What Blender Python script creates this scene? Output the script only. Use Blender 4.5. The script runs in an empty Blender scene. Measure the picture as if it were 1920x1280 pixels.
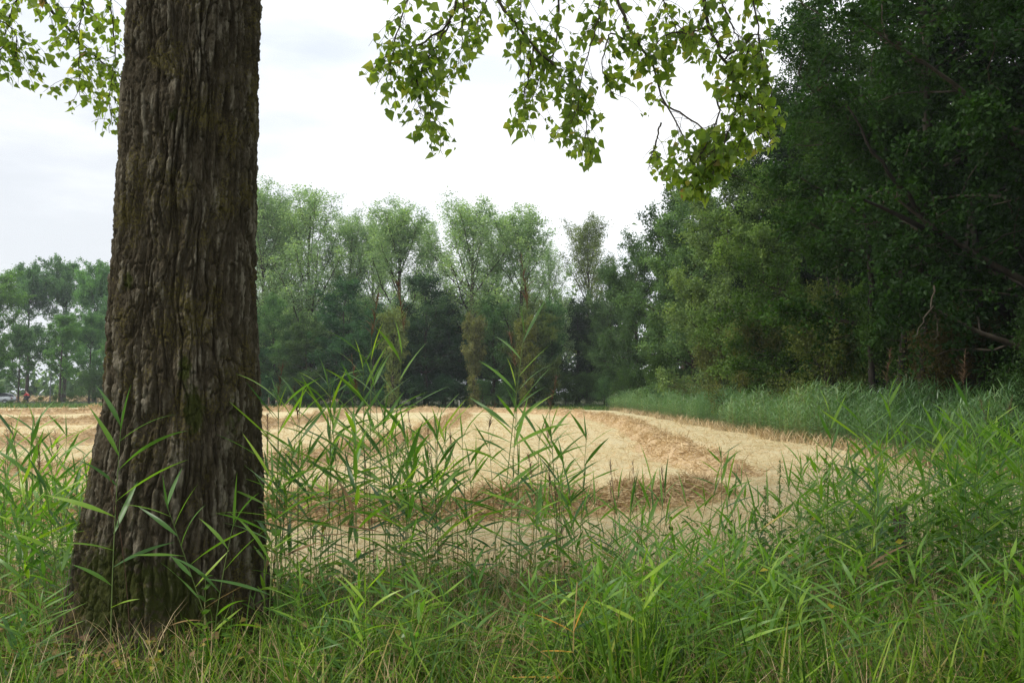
import bpy, math, random
import numpy as np
from mathutils import Vector, Matrix

SC = bpy.context.scene
COL = SC.collection
R = math.radians

# ------------------------------------------------------------------ camera
F = 1493.0                       # focal length in pixels of the 1920 px wide photograph
CZ = 1.6
PITCH = math.atan(95.0 / F)
cam_d = bpy.data.cameras.new('camera')
cam_d.sensor_width = 36.0
cam_d.lens = 36.0 * F / 1920.0
cam_d.clip_start = 0.05
cam_d.clip_end = 6000
cam = bpy.data.objects.new('camera', cam_d)
cam.location = (0, 0, CZ)
cam.rotation_euler = (R(90) + PITCH, 0, 0)
COL.objects.link(cam)
SC.camera = cam

# ------------------------------------------------------------------ world
SUN_EL, SUN_AZ = R(50), R(-112)   # azimuth from +Y, negative = from the left
w = bpy.data.worlds.new('World')
SC.world = w
w.use_nodes = True
nt = w.node_tree
for n in list(nt.nodes):
    nt.nodes.remove(n)


def N(t, kind, **kw):
    n = t.nodes.new(kind)
    for k, v in kw.items():
        setattr(n, k, v)
    return n


wo = N(nt, 'ShaderNodeOutputWorld')
bg_sky = N(nt, 'ShaderNodeBackground')
bg_cl = N(nt, 'ShaderNodeBackground')
mixw = N(nt, 'ShaderNodeMixShader')
sky = N(nt, 'ShaderNodeTexSky', sky_type='NISHITA', sun_disc=False)
sky.sun_elevation = SUN_EL
sky.sun_rotation = SUN_AZ
sky.air_density = 1.2
sky.dust_density = 3.0
bg_sky.inputs[1].default_value = 0.11
nt.links.new(sky.outputs[0], bg_sky.inputs[0])
tc = N(nt, 'ShaderNodeTexCoord')
mp = N(nt, 'ShaderNodeMapping')
mp.inputs['Scale'].default_value = (1.0, 1.0, 3.4)
mp.inputs['Location'].default_value = (0.35, 0.1, 0.2)
nz = N(nt, 'ShaderNodeTexNoise')
nz.inputs['Scale'].default_value = 2.3
nz.inputs['Detail'].default_value = 5
nz.inputs['Roughness'].default_value = 0.5
nt.links.new(tc.outputs['Generated'], mp.inputs[0])
nt.links.new(mp.outputs[0], nz.inputs[0])
cr = N(nt, 'ShaderNodeValToRGB')
cr.color_ramp.elements[0].position = 0.34
cr.color_ramp.elements[0].color = (0.82, 0.86, 0.91, 1)
cr.color_ramp.elements[1].position = 0.56
cr.color_ramp.elements[1].color = (1.02, 1.03, 1.045, 1)
nt.links.new(nz.outputs[0], cr.inputs[0])
cloud_col = cr.outputs[0]


def cloud_patch(col, px, py, rad, squash, soft, tone, amount):
    # a soft thin place in the overcast in one direction of the sky, its rim broken up by noise
    u, v = (px - 960.0) / F, (640.0 - py) / F
    c = Vector((u, math.cos(PITCH) - v * math.sin(PITCH), math.sin(PITCH) + v * math.cos(PITCH))).normalized()
    sub = N(nt, 'ShaderNodeVectorMath', operation='SUBTRACT')
    sub.inputs[1].default_value = c
    nt.links.new(tc.outputs['Generated'], sub.inputs[0])
    mu = N(nt, 'ShaderNodeVectorMath', operation='MULTIPLY')
    mu.inputs[1].default_value = (1, 1, squash)
    nt.links.new(sub.outputs[0], mu.inputs[0])
    ln = N(nt, 'ShaderNodeVectorMath', operation='LENGTH')
    nt.links.new(mu.outputs[0], ln.inputs[0])
    n_ = N(nt, 'ShaderNodeTexNoise')
    n_.inputs['Scale'].default_value = 9
    n_.inputs['Detail'].default_value = 5
    nt.links.new(mp.outputs[0], n_.inputs[0])
    ma = N(nt, 'ShaderNodeMath', operation='MULTIPLY_ADD')
    nt.links.new(n_.outputs[0], ma.inputs[0])
    ma.inputs[1].default_value = rad * 1.6
    ma.inputs[2].default_value = -rad * 0.8
    ad = N(nt, 'ShaderNodeMath', operation='ADD')
    nt.links.new(ma.outputs[0], ad.inputs[0])
    nt.links.new(ln.outputs[1], ad.inputs[1])
    mr = N(nt, 'ShaderNodeMapRange', interpolation_type='SMOOTHSTEP')
    mr.inputs[1].default_value = rad * (1 + soft)
    mr.inputs[2].default_value = rad * (1 - soft)
    mr.inputs[3].default_value = 0
    mr.inputs[4].default_value = amount
    nt.links.new(ad.outputs[0], mr.inputs[0])
    mx = N(nt, 'ShaderNodeMix', data_type='RGBA')
    nt.links.new(mr.outputs[0], mx.inputs[0])
    nt.links.new(col, mx.inputs[6])
    mx.inputs[7].default_value = (*tone, 1)
    return mx.outputs[2]


cloud_col = cloud_patch(cloud_col, 40, 420, 0.30, 1.6, 0.9, (0.60, 0.625, 0.66), 0.85)
cloud_col = cloud_patch(cloud_col, 600, 100, 0.075, 3.2, 0.9, (0.52, 0.575, 0.63), 0.62)
cloud_col = cloud_patch(cloud_col, 920, 130, 0.085, 3.0, 0.9, (0.54, 0.60, 0.66), 0.55)
nt.links.new(cloud_col, bg_cl.inputs[0])
bg_cl.inputs[1].default_value = 1.0
mixw.inputs[0].default_value = 0.88
nt.links.new(bg_sky.outputs[0], mixw.inputs[1])
nt.links.new(bg_cl.outputs[0], mixw.inputs[2])
nt.links.new(mixw.outputs[0], wo.inputs[0])

# ------------------------------------------------------------------ sun (veiled by cloud)
sl = bpy.data.lights.new('sun', 'SUN')
sl.energy = 2.1
sl.angle = R(10)
sl.color = (1.0, 0.95, 0.86)
so = bpy.data.objects.new('sun', sl)
sd = Vector((math.sin(SUN_AZ) * math.cos(SUN_EL), math.cos(SUN_AZ) * math.cos(SUN_EL), math.sin(SUN_EL)))
so.rotation_euler = sd.to_track_quat('Z', 'Y').to_euler()
so.location = (-20, 10, 40)
COL.objects.link(so)

vs = SC.view_settings
vs.view_transform = 'Standard'
vs.look = 'None'
vs.exposure = 0.5
vs.gamma = 1.0
vs.use_curve_mapping = False
cy = SC.cycles
cy.max_bounces = 6
cy.diffuse_bounces = 3
cy.glossy_bounces = 2
cy.transmission_bounces = 3
cy.volume_bounces = 0
cy.use_denoising = True
cy.denoising_prefilter = 'NONE'
cy.use_adaptive_sampling = True
cy.adaptive_threshold = 0.01
SC.render.filter_size = 1.2
cy.caustics_reflective = False
cy.caustics_refractive = False

# ------------------------------------------------------------------ helpers
rng = np.random.default_rng(11)
CP, SP = math.cos(PITCH), math.sin(PITCH)


def at(px, py, Y):
    """photo pixel (1920x1280) and distance -> point in the world"""
    u = (px - 960.0) / F
    v = (640.0 - py) / F
    dy = CP - v * SP
    dz = SP + v * CP
    s = Y / dy
    return np.array([u * s, Y, CZ + dz * s])


def ground_at(px, py):
    u = (px - 960.0) / F
    v = (640.0 - py) / F
    dy = CP - v * SP
    dz = SP + v * CP
    s = -CZ / dz
    return np.array([u * s, dy * s, 0.0])


def proj(P):
    P = np.asarray(P, float)
    x = P[..., 0]
    y = P[..., 1]
    z = P[..., 2] - CZ
    d = y * CP + z * SP
    v = -y * SP + z * CP
    return 960 + F * x / d, 640 - F * v / d, d


def new_mesh(name, V, faces, mat=None, attr=None, smooth=False, extra=None):
    """V (n,3); faces = one (m,k) array or a list of such arrays; attr = per face float"""
    if not isinstance(faces, (list, tuple)):
        faces = [faces]
    me = bpy.data.meshes.new(name)
    V = np.ascontiguousarray(V, dtype=np.float32)
    me.vertices.add(len(V))
    me.vertices.foreach_set('co', V.ravel())
    idx = np.concatenate([f.ravel() for f in faces]).astype(np.int32)
    tot = np.concatenate([np.full(len(f), f.shape[1]) for f in faces]).astype(np.int32)
    me.loops.add(len(idx))
    me.loops.foreach_set('vertex_index', idx)
    me.polygons.add(len(tot))
    start = np.concatenate([[0], np.cumsum(tot)[:-1]]).astype(np.int32)
    me.polygons.foreach_set('loop_start', start)
    me.polygons.foreach_set('loop_total', tot)
    if smooth:
        me.polygons.foreach_set('use_smooth', np.ones(len(tot), bool))
    me.update(calc_edges=True)
    if attr is not None:
        a = me.attributes.new('rnd', 'FLOAT', 'FACE')
        a.data.foreach_set('value', np.ascontiguousarray(attr, dtype=np.float32))
    for k, v in (extra or {}).items():
        a = me.attributes.new(k, 'FLOAT', 'POINT')
        a.data.foreach_set('value', np.ascontiguousarray(v, dtype=np.float32))
    if mat:
        me.materials.append(mat)
    me.validate()
    return me


def link(name, data, parent=None, loc=None, color=None):
    o = bpy.data.objects.new(name, data)
    COL.objects.link(o)
    if parent:
        o.parent = parent
    if loc is not None:
        o.location = tuple(loc)
    if color is not None:
        o.color = tuple(color) + (1,) if len(color) == 3 else color
    return o


def tag(o, label=None, cat=None, group=None, kind=None):
    if label:
        o['label'] = label
    if cat:
        o['category'] = cat
    if group:
        o['group'] = group
    if kind:
        o['kind'] = kind
    return o


def thing(name, label, cat, loc=(0, 0, 0), rz=0, group=None, scale=None):
    o = bpy.data.objects.new(name, None)
    o.empty_display_size = 0.2
    COL.objects.link(o)
    o.location = tuple(loc)
    o.rotation_euler = (0, 0, rz)
    if scale is not None:
        o.scale = scale if isinstance(scale, (tuple, list)) else (scale,) * 3
    return tag(o, label, cat, group)


def unit(v):
    v = np.asarray(v, float)
    return v / np.maximum(np.linalg.norm(v, axis=-1, keepdims=True), 1e-9)


def frames(d, nrm):
    """columns: direction, side, normal for N directions"""
    d = unit(d)
    s = unit(np.cross(nrm, d))
    n = np.cross(d, s)
    return np.stack([d, s, n], axis=-1)


def scatter(tv, tf, mats, locs, base=0):
    """replicate a template (tv verts, tf faces) by N 3x3 matrices and N locations"""
    n = len(locs)
    V = np.einsum('nij,kj->nki', mats, tv) + locs[:, None, :]
    Fc = tf[None, :, :] + (np.arange(n) * len(tv))[:, None, None] + base
    return V.reshape(-1, 3), Fc.reshape(-1, tf.shape[1])


class Bag:
    """collects verts and faces of several batches into one mesh"""

    def __init__(s):
        s.V, s.F, s.A, s.n = [], {}, {}, 0

    def add(s, V, Fc, a=None):
        k = Fc.shape[1]
        s.F.setdefault(k, []).append(Fc + s.n)
        s.A.setdefault(k, []).append(np.zeros(len(Fc)) if a is None else np.broadcast_to(a, (len(Fc),)))
        s.V.append(V)
        s.n += len(V)

    def mesh(s, name, mat=None, smooth=False):
        fs = [np.concatenate(s.F[k]) for k in s.F]
        at_ = np.concatenate([np.concatenate(s.A[k]) for k in s.F])
        return new_mesh(name, np.concatenate(s.V), fs, mat, at_, smooth)


def _hash(ix, iy, iz, seed):
    h = (ix.astype(np.int64) * 374761393 + iy.astype(np.int64) * 668265263 + iz.astype(np.int64) * 2147483647 + seed * 974634777) & 0xffffffff
    h = ((h ^ (h >> 13)) * 1274126177) & 0xffffffff
    h = h ^ (h >> 16)
    return (h & 0xffff) / 65535.0


def vnoise(x, y, z=None, seed=0):
    if z is None:
        z = np.zeros_like(x)
    ix, iy, iz = np.floor(x), np.floor(y), np.floor(z)
    fx, fy, fz = x - ix, y - iy, z - iz
    fx = fx * fx * (3 - 2 * fx)
    fy = fy * fy * (3 - 2 * fy)
    fz = fz * fz * (3 - 2 * fz)
    r = 0
    for a in (0, 1):
        for b in (0, 1):
            for c in (0, 1):
                wgt = (fx if a else 1 - fx) * (fy if b else 1 - fy) * (fz if c else 1 - fz)
                r = r + wgt * _hash(ix + a, iy + b, iz + c, seed)
    return r


def fbm(x, y, z=None, seed=0, oct=4, gain=0.5):
    s, a, t = 0, 1.0, 0
    if z is None:
        z = np.zeros_like(x)
    for o in range(oct):
        f = 2.0 ** o
        s = s + a * vnoise(x * f, y * f, z * f, seed + o * 17)
        t += a
        a *= gain
    return s / t


def poly_lines(start, d, length, npts, bend, wig, rg):
    """N curved lines, (N,npts,3)"""
    n = len(start)
    P = np.zeros((n, npts, 3))
    P[:, 0] = start
    d = unit(d)
    for k in range(1, npts):
        t = k / (npts - 1)
        dd = unit(d + bend * t + rg.normal(0, wig, (n, 3)))
        P[:, k] = P[:, k - 1] + dd * (length / (npts - 1))[:, None]
    return P


def tubes(P, rad, sides):
    """P (N,n,3), rad (N,n) -> verts, quads"""
    Nn, n, _ = P.shape
    T = np.gradient(P, axis=1)
    T = unit(T)
    ref = np.where(np.abs(T[:, :1, 2:3]) > 0.8, np.array([[[1.0, 0.1, 0]]]), np.array([[[0.1, 0.05, 1.0]]]))
    U = unit(np.cross(T, np.broadcast_to(ref, T.shape)))
    W = np.cross(T, U)
    a = np.arange(sides) * 2 * math.pi / sides
    ring = U[:, :, None, :] * np.cos(a)[None, None, :, None] + W[:, :, None, :] * np.sin(a)[None, None, :, None]
    V = P[:, :, None, :] + ring * rad[:, :, None, None]
    i = np.arange(n - 1)[:, None]
    j = np.arange(sides)[None, :]
    q = np.stack([i * sides + j, i * sides + (j + 1) % sides, (i + 1) * sides + (j + 1) % sides, (i + 1) * sides + j], -1).reshape(-1, 4)
    Q = q[None] + (np.arange(Nn) * n * sides)[:, None, None]
    return V.reshape(-1, 3), Q.reshape(-1, 4)


def sample_on(P, t):
    """points and tangents on lines P (N,n,3) at t (N,m) in 0..1 -> (N,m,3)"""
    n = P.shape[1]
    x = np.clip(t, 0, 0.9999) * (n - 1)
    i = np.floor(x).astype(int)
    f = (x - i)[..., None]
    r = np.arange(P.shape[0])[:, None]
    A, B = P[r, i], P[r, i + 1]
    return A * (1 - f) + B * f, unit(B - A)


# ------------------------------------------------------------------ materials
def mat_new(name):
    m = bpy.data.materials.new(name)
    m.use_nodes = True
    t = m.node_tree
    b = t.nodes['Principled BSDF']
    return m, t, b


def ramp(t, stops, interp='LINEAR'):
    r = N(t, 'ShaderNodeValToRGB')
    r.color_ramp.interpolation = interp
    e = r.color_ramp.elements
    while len(e) < len(stops):
        e.new(0.5)
    for k, (p, c) in enumerate(stops):
        e[k].position = p
        e[k].color = (c[0], c[1], c[2], 1)
    return r


def leaf_mat(name, stops, transl=0.35, rough=0.5, spec=0.35, objcol=False, tcol=(1.15, 1.3, 0.5), spots=None, noise=0.35, nscale=1.5):
    """leaf colours spread over the per-leaf value, thin leaves let light through"""
    m, t, b = mat_new(name)
    at_ = N(t, 'ShaderNodeAttribute', attribute_name='rnd')
    tcn = N(t, 'ShaderNodeTexCoord')
    nz = N(t, 'ShaderNodeTexNoise')
    nz.inputs['Scale'].default_value = nscale
    nz.inputs['Detail'].default_value = 2
    t.links.new(tcn.outputs['Object'], nz.inputs[0])
    ma = N(t, 'ShaderNodeMath', operation='MULTIPLY_ADD')
    ma.inputs[1].default_value = noise * 2
    ma.inputs[2].default_value = -noise
    t.links.new(nz.outputs[0], ma.inputs[0])
    ad = N(t, 'ShaderNodeMath', operation='ADD')
    t.links.new(at_.outputs['Fac'], ad.inputs[0])
    t.links.new(ma.outputs[0], ad.inputs[1])
    rp = ramp(t, stops)
    t.links.new(ad.outputs[0], rp.inputs[0])
    col = rp.outputs[0]
    if objcol:
        oi = N(t, 'ShaderNodeObjectInfo')
        mx = N(t, 'ShaderNodeMix', data_type='RGBA', blend_type='MULTIPLY')
        mx.inputs[0].default_value = 1
        t.links.new(col, mx.inputs[6])
        t.links.new(oi.outputs['Color'], mx.inputs[7])
        col = mx.outputs[2]
    if spots:
        n2 = N(t, 'ShaderNodeTexNoise')
        n2.inputs['Scale'].default_value = spots[0]
        n2.inputs['Detail'].default_value = 3
        t.links.new(tcn.outputs['Object'], n2.inputs[0])
        r2 = ramp(t, [(spots[1], (0, 0, 0)), (spots[1] + 0.04, (1, 1, 1))])
        t.links.new(n2.outputs[0], r2.inputs[0])
        mx = N(t, 'ShaderNodeMix', data_type='RGBA')
        t.links.new(r2.outputs[0], mx.inputs[0])
        t.links.new(col, mx.inputs[6])
        mx.inputs[7].default_value = (*spots[2], 1)
        col = mx.outputs[2]
    t.links.new(col, b.inputs['Base Color'])
    b.inputs['Roughness'].default_value = rough
    b.inputs['Specular IOR Level'].default_value = spec
    tr = N(t, 'ShaderNodeBsdfTranslucent')
    mc = N(t, 'ShaderNodeMix', data_type='RGBA', blend_type='MULTIPLY')
    mc.inputs[0].default_value = 1
    t.links.new(col, mc.inputs[6])
    mc.inputs[7].default_value = (*tcol, 1)
    t.links.new(mc.outputs[2], tr.inputs[0])
    ms = N(t, 'ShaderNodeMixShader')
    ms.inputs[0].default_value = transl
    t.links.new(b.outputs[0], ms.inputs[1])
    t.links.new(tr.outputs[0], ms.inputs[2])
    t.links.new(ms.outputs[0], t.nodes['Material Output'].inputs[0])
    return m


def noise_mat(name, stops, scale=(1, 1, 1), nscale=5, detail=6, rough=0.9, bump=0.3, bdist=0.02, coord='Object', spec=0.2, distort=0.0):
    m, t, b = mat_new(name)
    tcn = N(t, 'ShaderNodeTexCoord')
    mp = N(t, 'ShaderNodeMapping')
    mp.inputs['Scale'].default_value = scale
    nz = N(t, 'ShaderNodeTexNoise')
    nz.inputs['Scale'].default_value = nscale
    nz.inputs['Detail'].default_value = detail
    nz.inputs['Roughness'].default_value = 0.65
    nz.inputs['Distortion'].default_value = distort
    t.links.new(tcn.outputs[coord], mp.inputs[0])
    t.links.new(mp.outputs[0], nz.inputs[0])
    rp = ramp(t, stops)
    t.links.new(nz.outputs[0], rp.inputs[0])
    t.links.new(rp.outputs[0], b.inputs['Base Color'])
    b.inputs['Roughness'].default_value = rough
    b.inputs['Specular IOR Level'].default_value = spec
    if bump:
        bp = N(t, 'ShaderNodeBump')
        bp.inputs['Strength'].default_value = bump
        bp.inputs['Distance'].default_value = bdist
        t.links.new(nz.outputs[0], bp.inputs['Height'])
        t.links.new(bp.outputs[0], b.inputs['Normal'])
    return m


def plain(name, c, rough=0.5, metal=0.0, spec=0.5, var=0.12):
    """paint, rubber, cloth: one colour with faint grime"""
    m, t, b = mat_new(name)
    tcn = N(t, 'ShaderNodeTexCoord')
    nz = N(t, 'ShaderNodeTexNoise')
    nz.inputs['Scale'].default_value = 6
    nz.inputs['Detail'].default_value = 5
    t.links.new(tcn.outputs['Object'], nz.inputs[0])
    rp = ramp(t, [(0.3, tuple(x * (1 - var) for x in c)), (0.7, tuple(min(1, x * (1 + var)) for x in c))])
    t.links.new(nz.outputs[0], rp.inputs[0])
    t.links.new(rp.outputs[0], b.inputs['Base Color'])
    b.inputs['Roughness'].default_value = rough
    b.inputs['Metallic'].default_value = metal
    b.inputs['Specular IOR Level'].default_value = spec
    return m


M = {}
M['tree_leaf'] = leaf_mat('tree_leaf', [(0.0, (0.45, 0.5, 0.5)), (0.5, (1.0, 1.0, 1.0)), (1.0, (1.75, 1.6, 1.2))], transl=0.42, rough=0.5, spec=0.13, objcol=True, noise=0.25, nscale=0.35)
M['poplar_leaf'] = leaf_mat('poplar_leaf', [(0.0, (0.06, 0.11, 0.02)), (0.45, (0.13, 0.20, 0.035)), (0.8, (0.21, 0.28, 0.05)), (0.93, (0.30, 0.30, 0.07)), (1.0, (0.24, 0.15, 0.08))],
                            transl=0.6, rough=0.42, spec=0.4, tcol=(2.7, 2.7, 1.1), spots=(45, 0.66, (0.12, 0.075, 0.04)), noise=0.15, nscale=3)
M['reed_leaf'] = leaf_mat('reed_leaf', [(0.0, (0.05, 0.12, 0.036)), (0.35, (0.10, 0.205, 0.045)), (0.7, (0.19, 0.33, 0.045)), (1.0, (0.31, 0.43, 0.05))],
                          transl=0.4, rough=0.4, spec=0.42, tcol=(1.6, 1.9, 0.5), noise=0.25, nscale=2.2)
M['reed_belt'] = leaf_mat('reed_belt_leaf', [(0.0, (0.06, 0.13, 0.045)), (0.4, (0.13, 0.25, 0.10)), (0.7, (0.21, 0.34, 0.13)), (0.95, (0.30, 0.35, 0.12)), (1.0, (0.38, 0.32, 0.16))],
                          transl=0.35, rough=0.4, spec=0.5, tcol=(1.3, 1.5, 0.6), noise=0.25, nscale=0.5)
M['reed_dead'] = leaf_mat('dead_leaf', [(0.0, (0.13, 0.075, 0.04)), (0.7, (0.28, 0.18, 0.08)), (1.0, (0.45, 0.36, 0.08))], transl=0.2, rough=0.7)
M['reed_yellow'] = leaf_mat('reed_yellow', [(0.0, (0.45, 0.22, 0.03)), (1.0, (0.65, 0.38, 0.06))], transl=0.4, rough=0.5, tcol=(1.3, 1.1, 0.6))
M['reed_stem'] = leaf_mat('reed_stem', [(0.0, (0.10, 0.15, 0.04)), (0.6, (0.16, 0.21, 0.06)), (1.0, (0.34, 0.26, 0.10))], transl=0.1, rough=0.5, noise=0.3, nscale=1.2)
M['panicle'] = leaf_mat('panicle', [(0.0, (0.10, 0.06, 0.04)), (1.0, (0.24, 0.16, 0.10))], transl=0.3, rough=0.8, spec=0.1, tcol=(1, 0.9, 0.8))
M['grass'] = leaf_mat('grass_blade', [(0.0, (0.035, 0.085, 0.012)), (0.4, (0.11, 0.215, 0.02)), (0.68, (0.23, 0.36, 0.035)), (0.84, (0.30, 0.30, 0.07)), (1.0, (0.40, 0.28, 0.12))],
                      transl=0.4, rough=0.5, spec=0.3, noise=0.2, nscale=0.8)
M['far_grass'] = leaf_mat('far_grass', [(0.0, (0.05, 0.11, 0.03)), (0.6, (0.10, 0.19, 0.05)), (0.85, (0.16, 0.22, 0.06)), (1.0, (0.32, 0.27, 0.12))], transl=0.35, rough=0.6, spec=0.2, noise=0.2, nscale=0.1)
M['herb'] = leaf_mat('herb_leaf', [(0.0, (0.04, 0.10, 0.015)), (0.6, (0.085, 0.18, 0.02)), (0.95, (0.15, 0.24, 0.02)), (1.0, (0.4, 0.32, 0.04))], transl=0.45, rough=0.5, spec=0.3, noise=0.2, nscale=2)
M['straw'] = leaf_mat('straw', [(0.0, (0.30, 0.20, 0.10)), (0.5, (0.57, 0.43, 0.24)), (1.0, (0.72, 0.59, 0.36))], transl=0.2, rough=0.6, spec=0.25, tcol=(1, 0.95, 0.8), noise=0.2, nscale=0.6)
M['wood_far'] = noise_mat('tree_bark', [(0.3, (0.028, 0.024, 0.017)), (0.7, (0.078, 0.066, 0.048))], scale=(1, 1, 0.25), nscale=9)
M['dark_bark'] = noise_mat('gloom_dark_bark', [(0.3, (0.010, 0.009, 0.007)), (0.7, (0.028, 0.024, 0.018))], scale=(1, 1, 0.25), nscale=9)  # tree_bark darkened, the gloom inside the wood is put into its colour
M['twig'] = noise_mat('twig_bark', [(0.3, (0.035, 0.028, 0.02)), (0.7, (0.09, 0.075, 0.05))], nscale=40)
M['ground'] = noise_mat('ground_turf', [(0.3, (0.022, 0.028, 0.010)), (0.55, (0.045, 0.055, 0.016)), (0.75, (0.085, 0.065, 0.032))], nscale=0.8, detail=9, bump=0.6, bdist=0.05)
M['paint_silver'] = plain('silver_car_paint', (0.55, 0.58, 0.6), 0.3, 0.35)
M['glass_dark'] = plain('dark_car_glass', (0.02, 0.025, 0.03), 0.08)
M['rubber'] = plain('tyre_rubber', (0.02, 0.02, 0.02), 0.8)
M['rim'] = plain('wheel_rim', (0.35, 0.36, 0.38), 0.35, 0.8)
M['red_lens'] = plain('red_lens', (0.4, 0.02, 0.02), 0.3)
M['red_cloth'] = plain('red_jacket', (0.75, 0.05, 0.06), 0.8)
M['dark_cloth'] = plain('dark_trousers', (0.03, 0.03, 0.045), 0.9)
M['skin'] = plain('skin', (0.5, 0.3, 0.22), 0.6)
M['hair'] = plain('hair', (0.05, 0.03, 0.02), 0.7)
M['metal_grey'] = plain('grey_metal', (0.16, 0.18, 0.18), 0.5, 0.5)
M['pale_post'] = plain('pale_post', (0.55, 0.55, 0.52), 0.7)
M['old_wood'] = noise_mat('weathered_wood', [(0.3, (0.05, 0.038, 0.028)), (0.7, (0.17, 0.13, 0.10))], scale=(1, 1, 0.12), nscale=60, bump=0.6, bdist=0.004)
M['asphalt'] = noise_mat('asphalt', [(0.3, (0.04, 0.04, 0.042)), (0.7, (0.065, 0.064, 0.062))], nscale=60, bump=0.2, bdist=0.003)
M['yellow_flower'] = plain('yellow_flower', (0.6, 0.42, 0.04), 0.7)


def field_mat():
    m, t, b = mat_new('mown_stubble')
    tcn = N(t, 'ShaderNodeTexCoord')
    n1 = N(t, 'ShaderNodeTexNoise')
    n1.inputs['Scale'].default_value = 0.35
    n1.inputs['Detail'].default_value = 6
    n1.inputs['Roughness'].default_value = 0.7
    t.links.new(tcn.outputs['Object'], n1.inputs[0])
    r1 = ramp(t, [(0.28, (0.40, 0.345, 0.17)), (0.42, (0.52, 0.44, 0.245)), (0.58, (0.59, 0.515, 0.32)), (0.78, (0.50, 0.46, 0.235))])
    t.links.new(n1.outputs[0], r1.inputs[0])
    n2 = N(t, 'ShaderNodeTexNoise')
    n2.inputs['Scale'].default_value = 22
    n2.inputs['Detail'].default_value = 8
    n2.inputs['Roughness'].default_value = 0.8
    n2.inputs['Distortion'].default_value = 1.5
    t.links.new(tcn.outputs['Object'], n2.inputs[0])
    r2 = ramp(t, [(0.32, (0.55, 0.50, 0.42)), (0.5, (1, 1, 1)), (0.68, (1.25, 1.25, 1.25))])
    t.links.new(n2.outputs[0], r2.inputs[0])
    mx = N(t, 'ShaderNodeMix', data_type='RGBA', blend_type='MULTIPLY')
    mx.inputs[0].default_value = 1
    t.links.new(r1.outputs[0], mx.inputs[6])
    t.links.new(r2.outputs[0], mx.inputs[7])
    t.links.new(mx.outputs[2], b.inputs['Base Color'])
    b.inputs['Roughness'].default_value = 0.9
    b.inputs['Specular IOR Level'].default_value = 0.15
    bp = N(t, 'ShaderNodeBump')
    bp.inputs['Strength'].default_value = 0.8
    bp.inputs['Distance'].default_value = 0.03
    t.links.new(n2.outputs[0], bp.inputs['Height'])
    t.links.new(bp.outputs[0], b.inputs['Normal'])
    return m


M['field'] = field_mat()
M['hay'] = noise_mat('raked_hay', [(0.28, (0.29, 0.20, 0.105)), (0.5, (0.52, 0.38, 0.22)), (0.72, (0.66, 0.52, 0.32))], nscale=16, detail=8, bump=0.9, bdist=0.04, distort=2.0)


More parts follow.
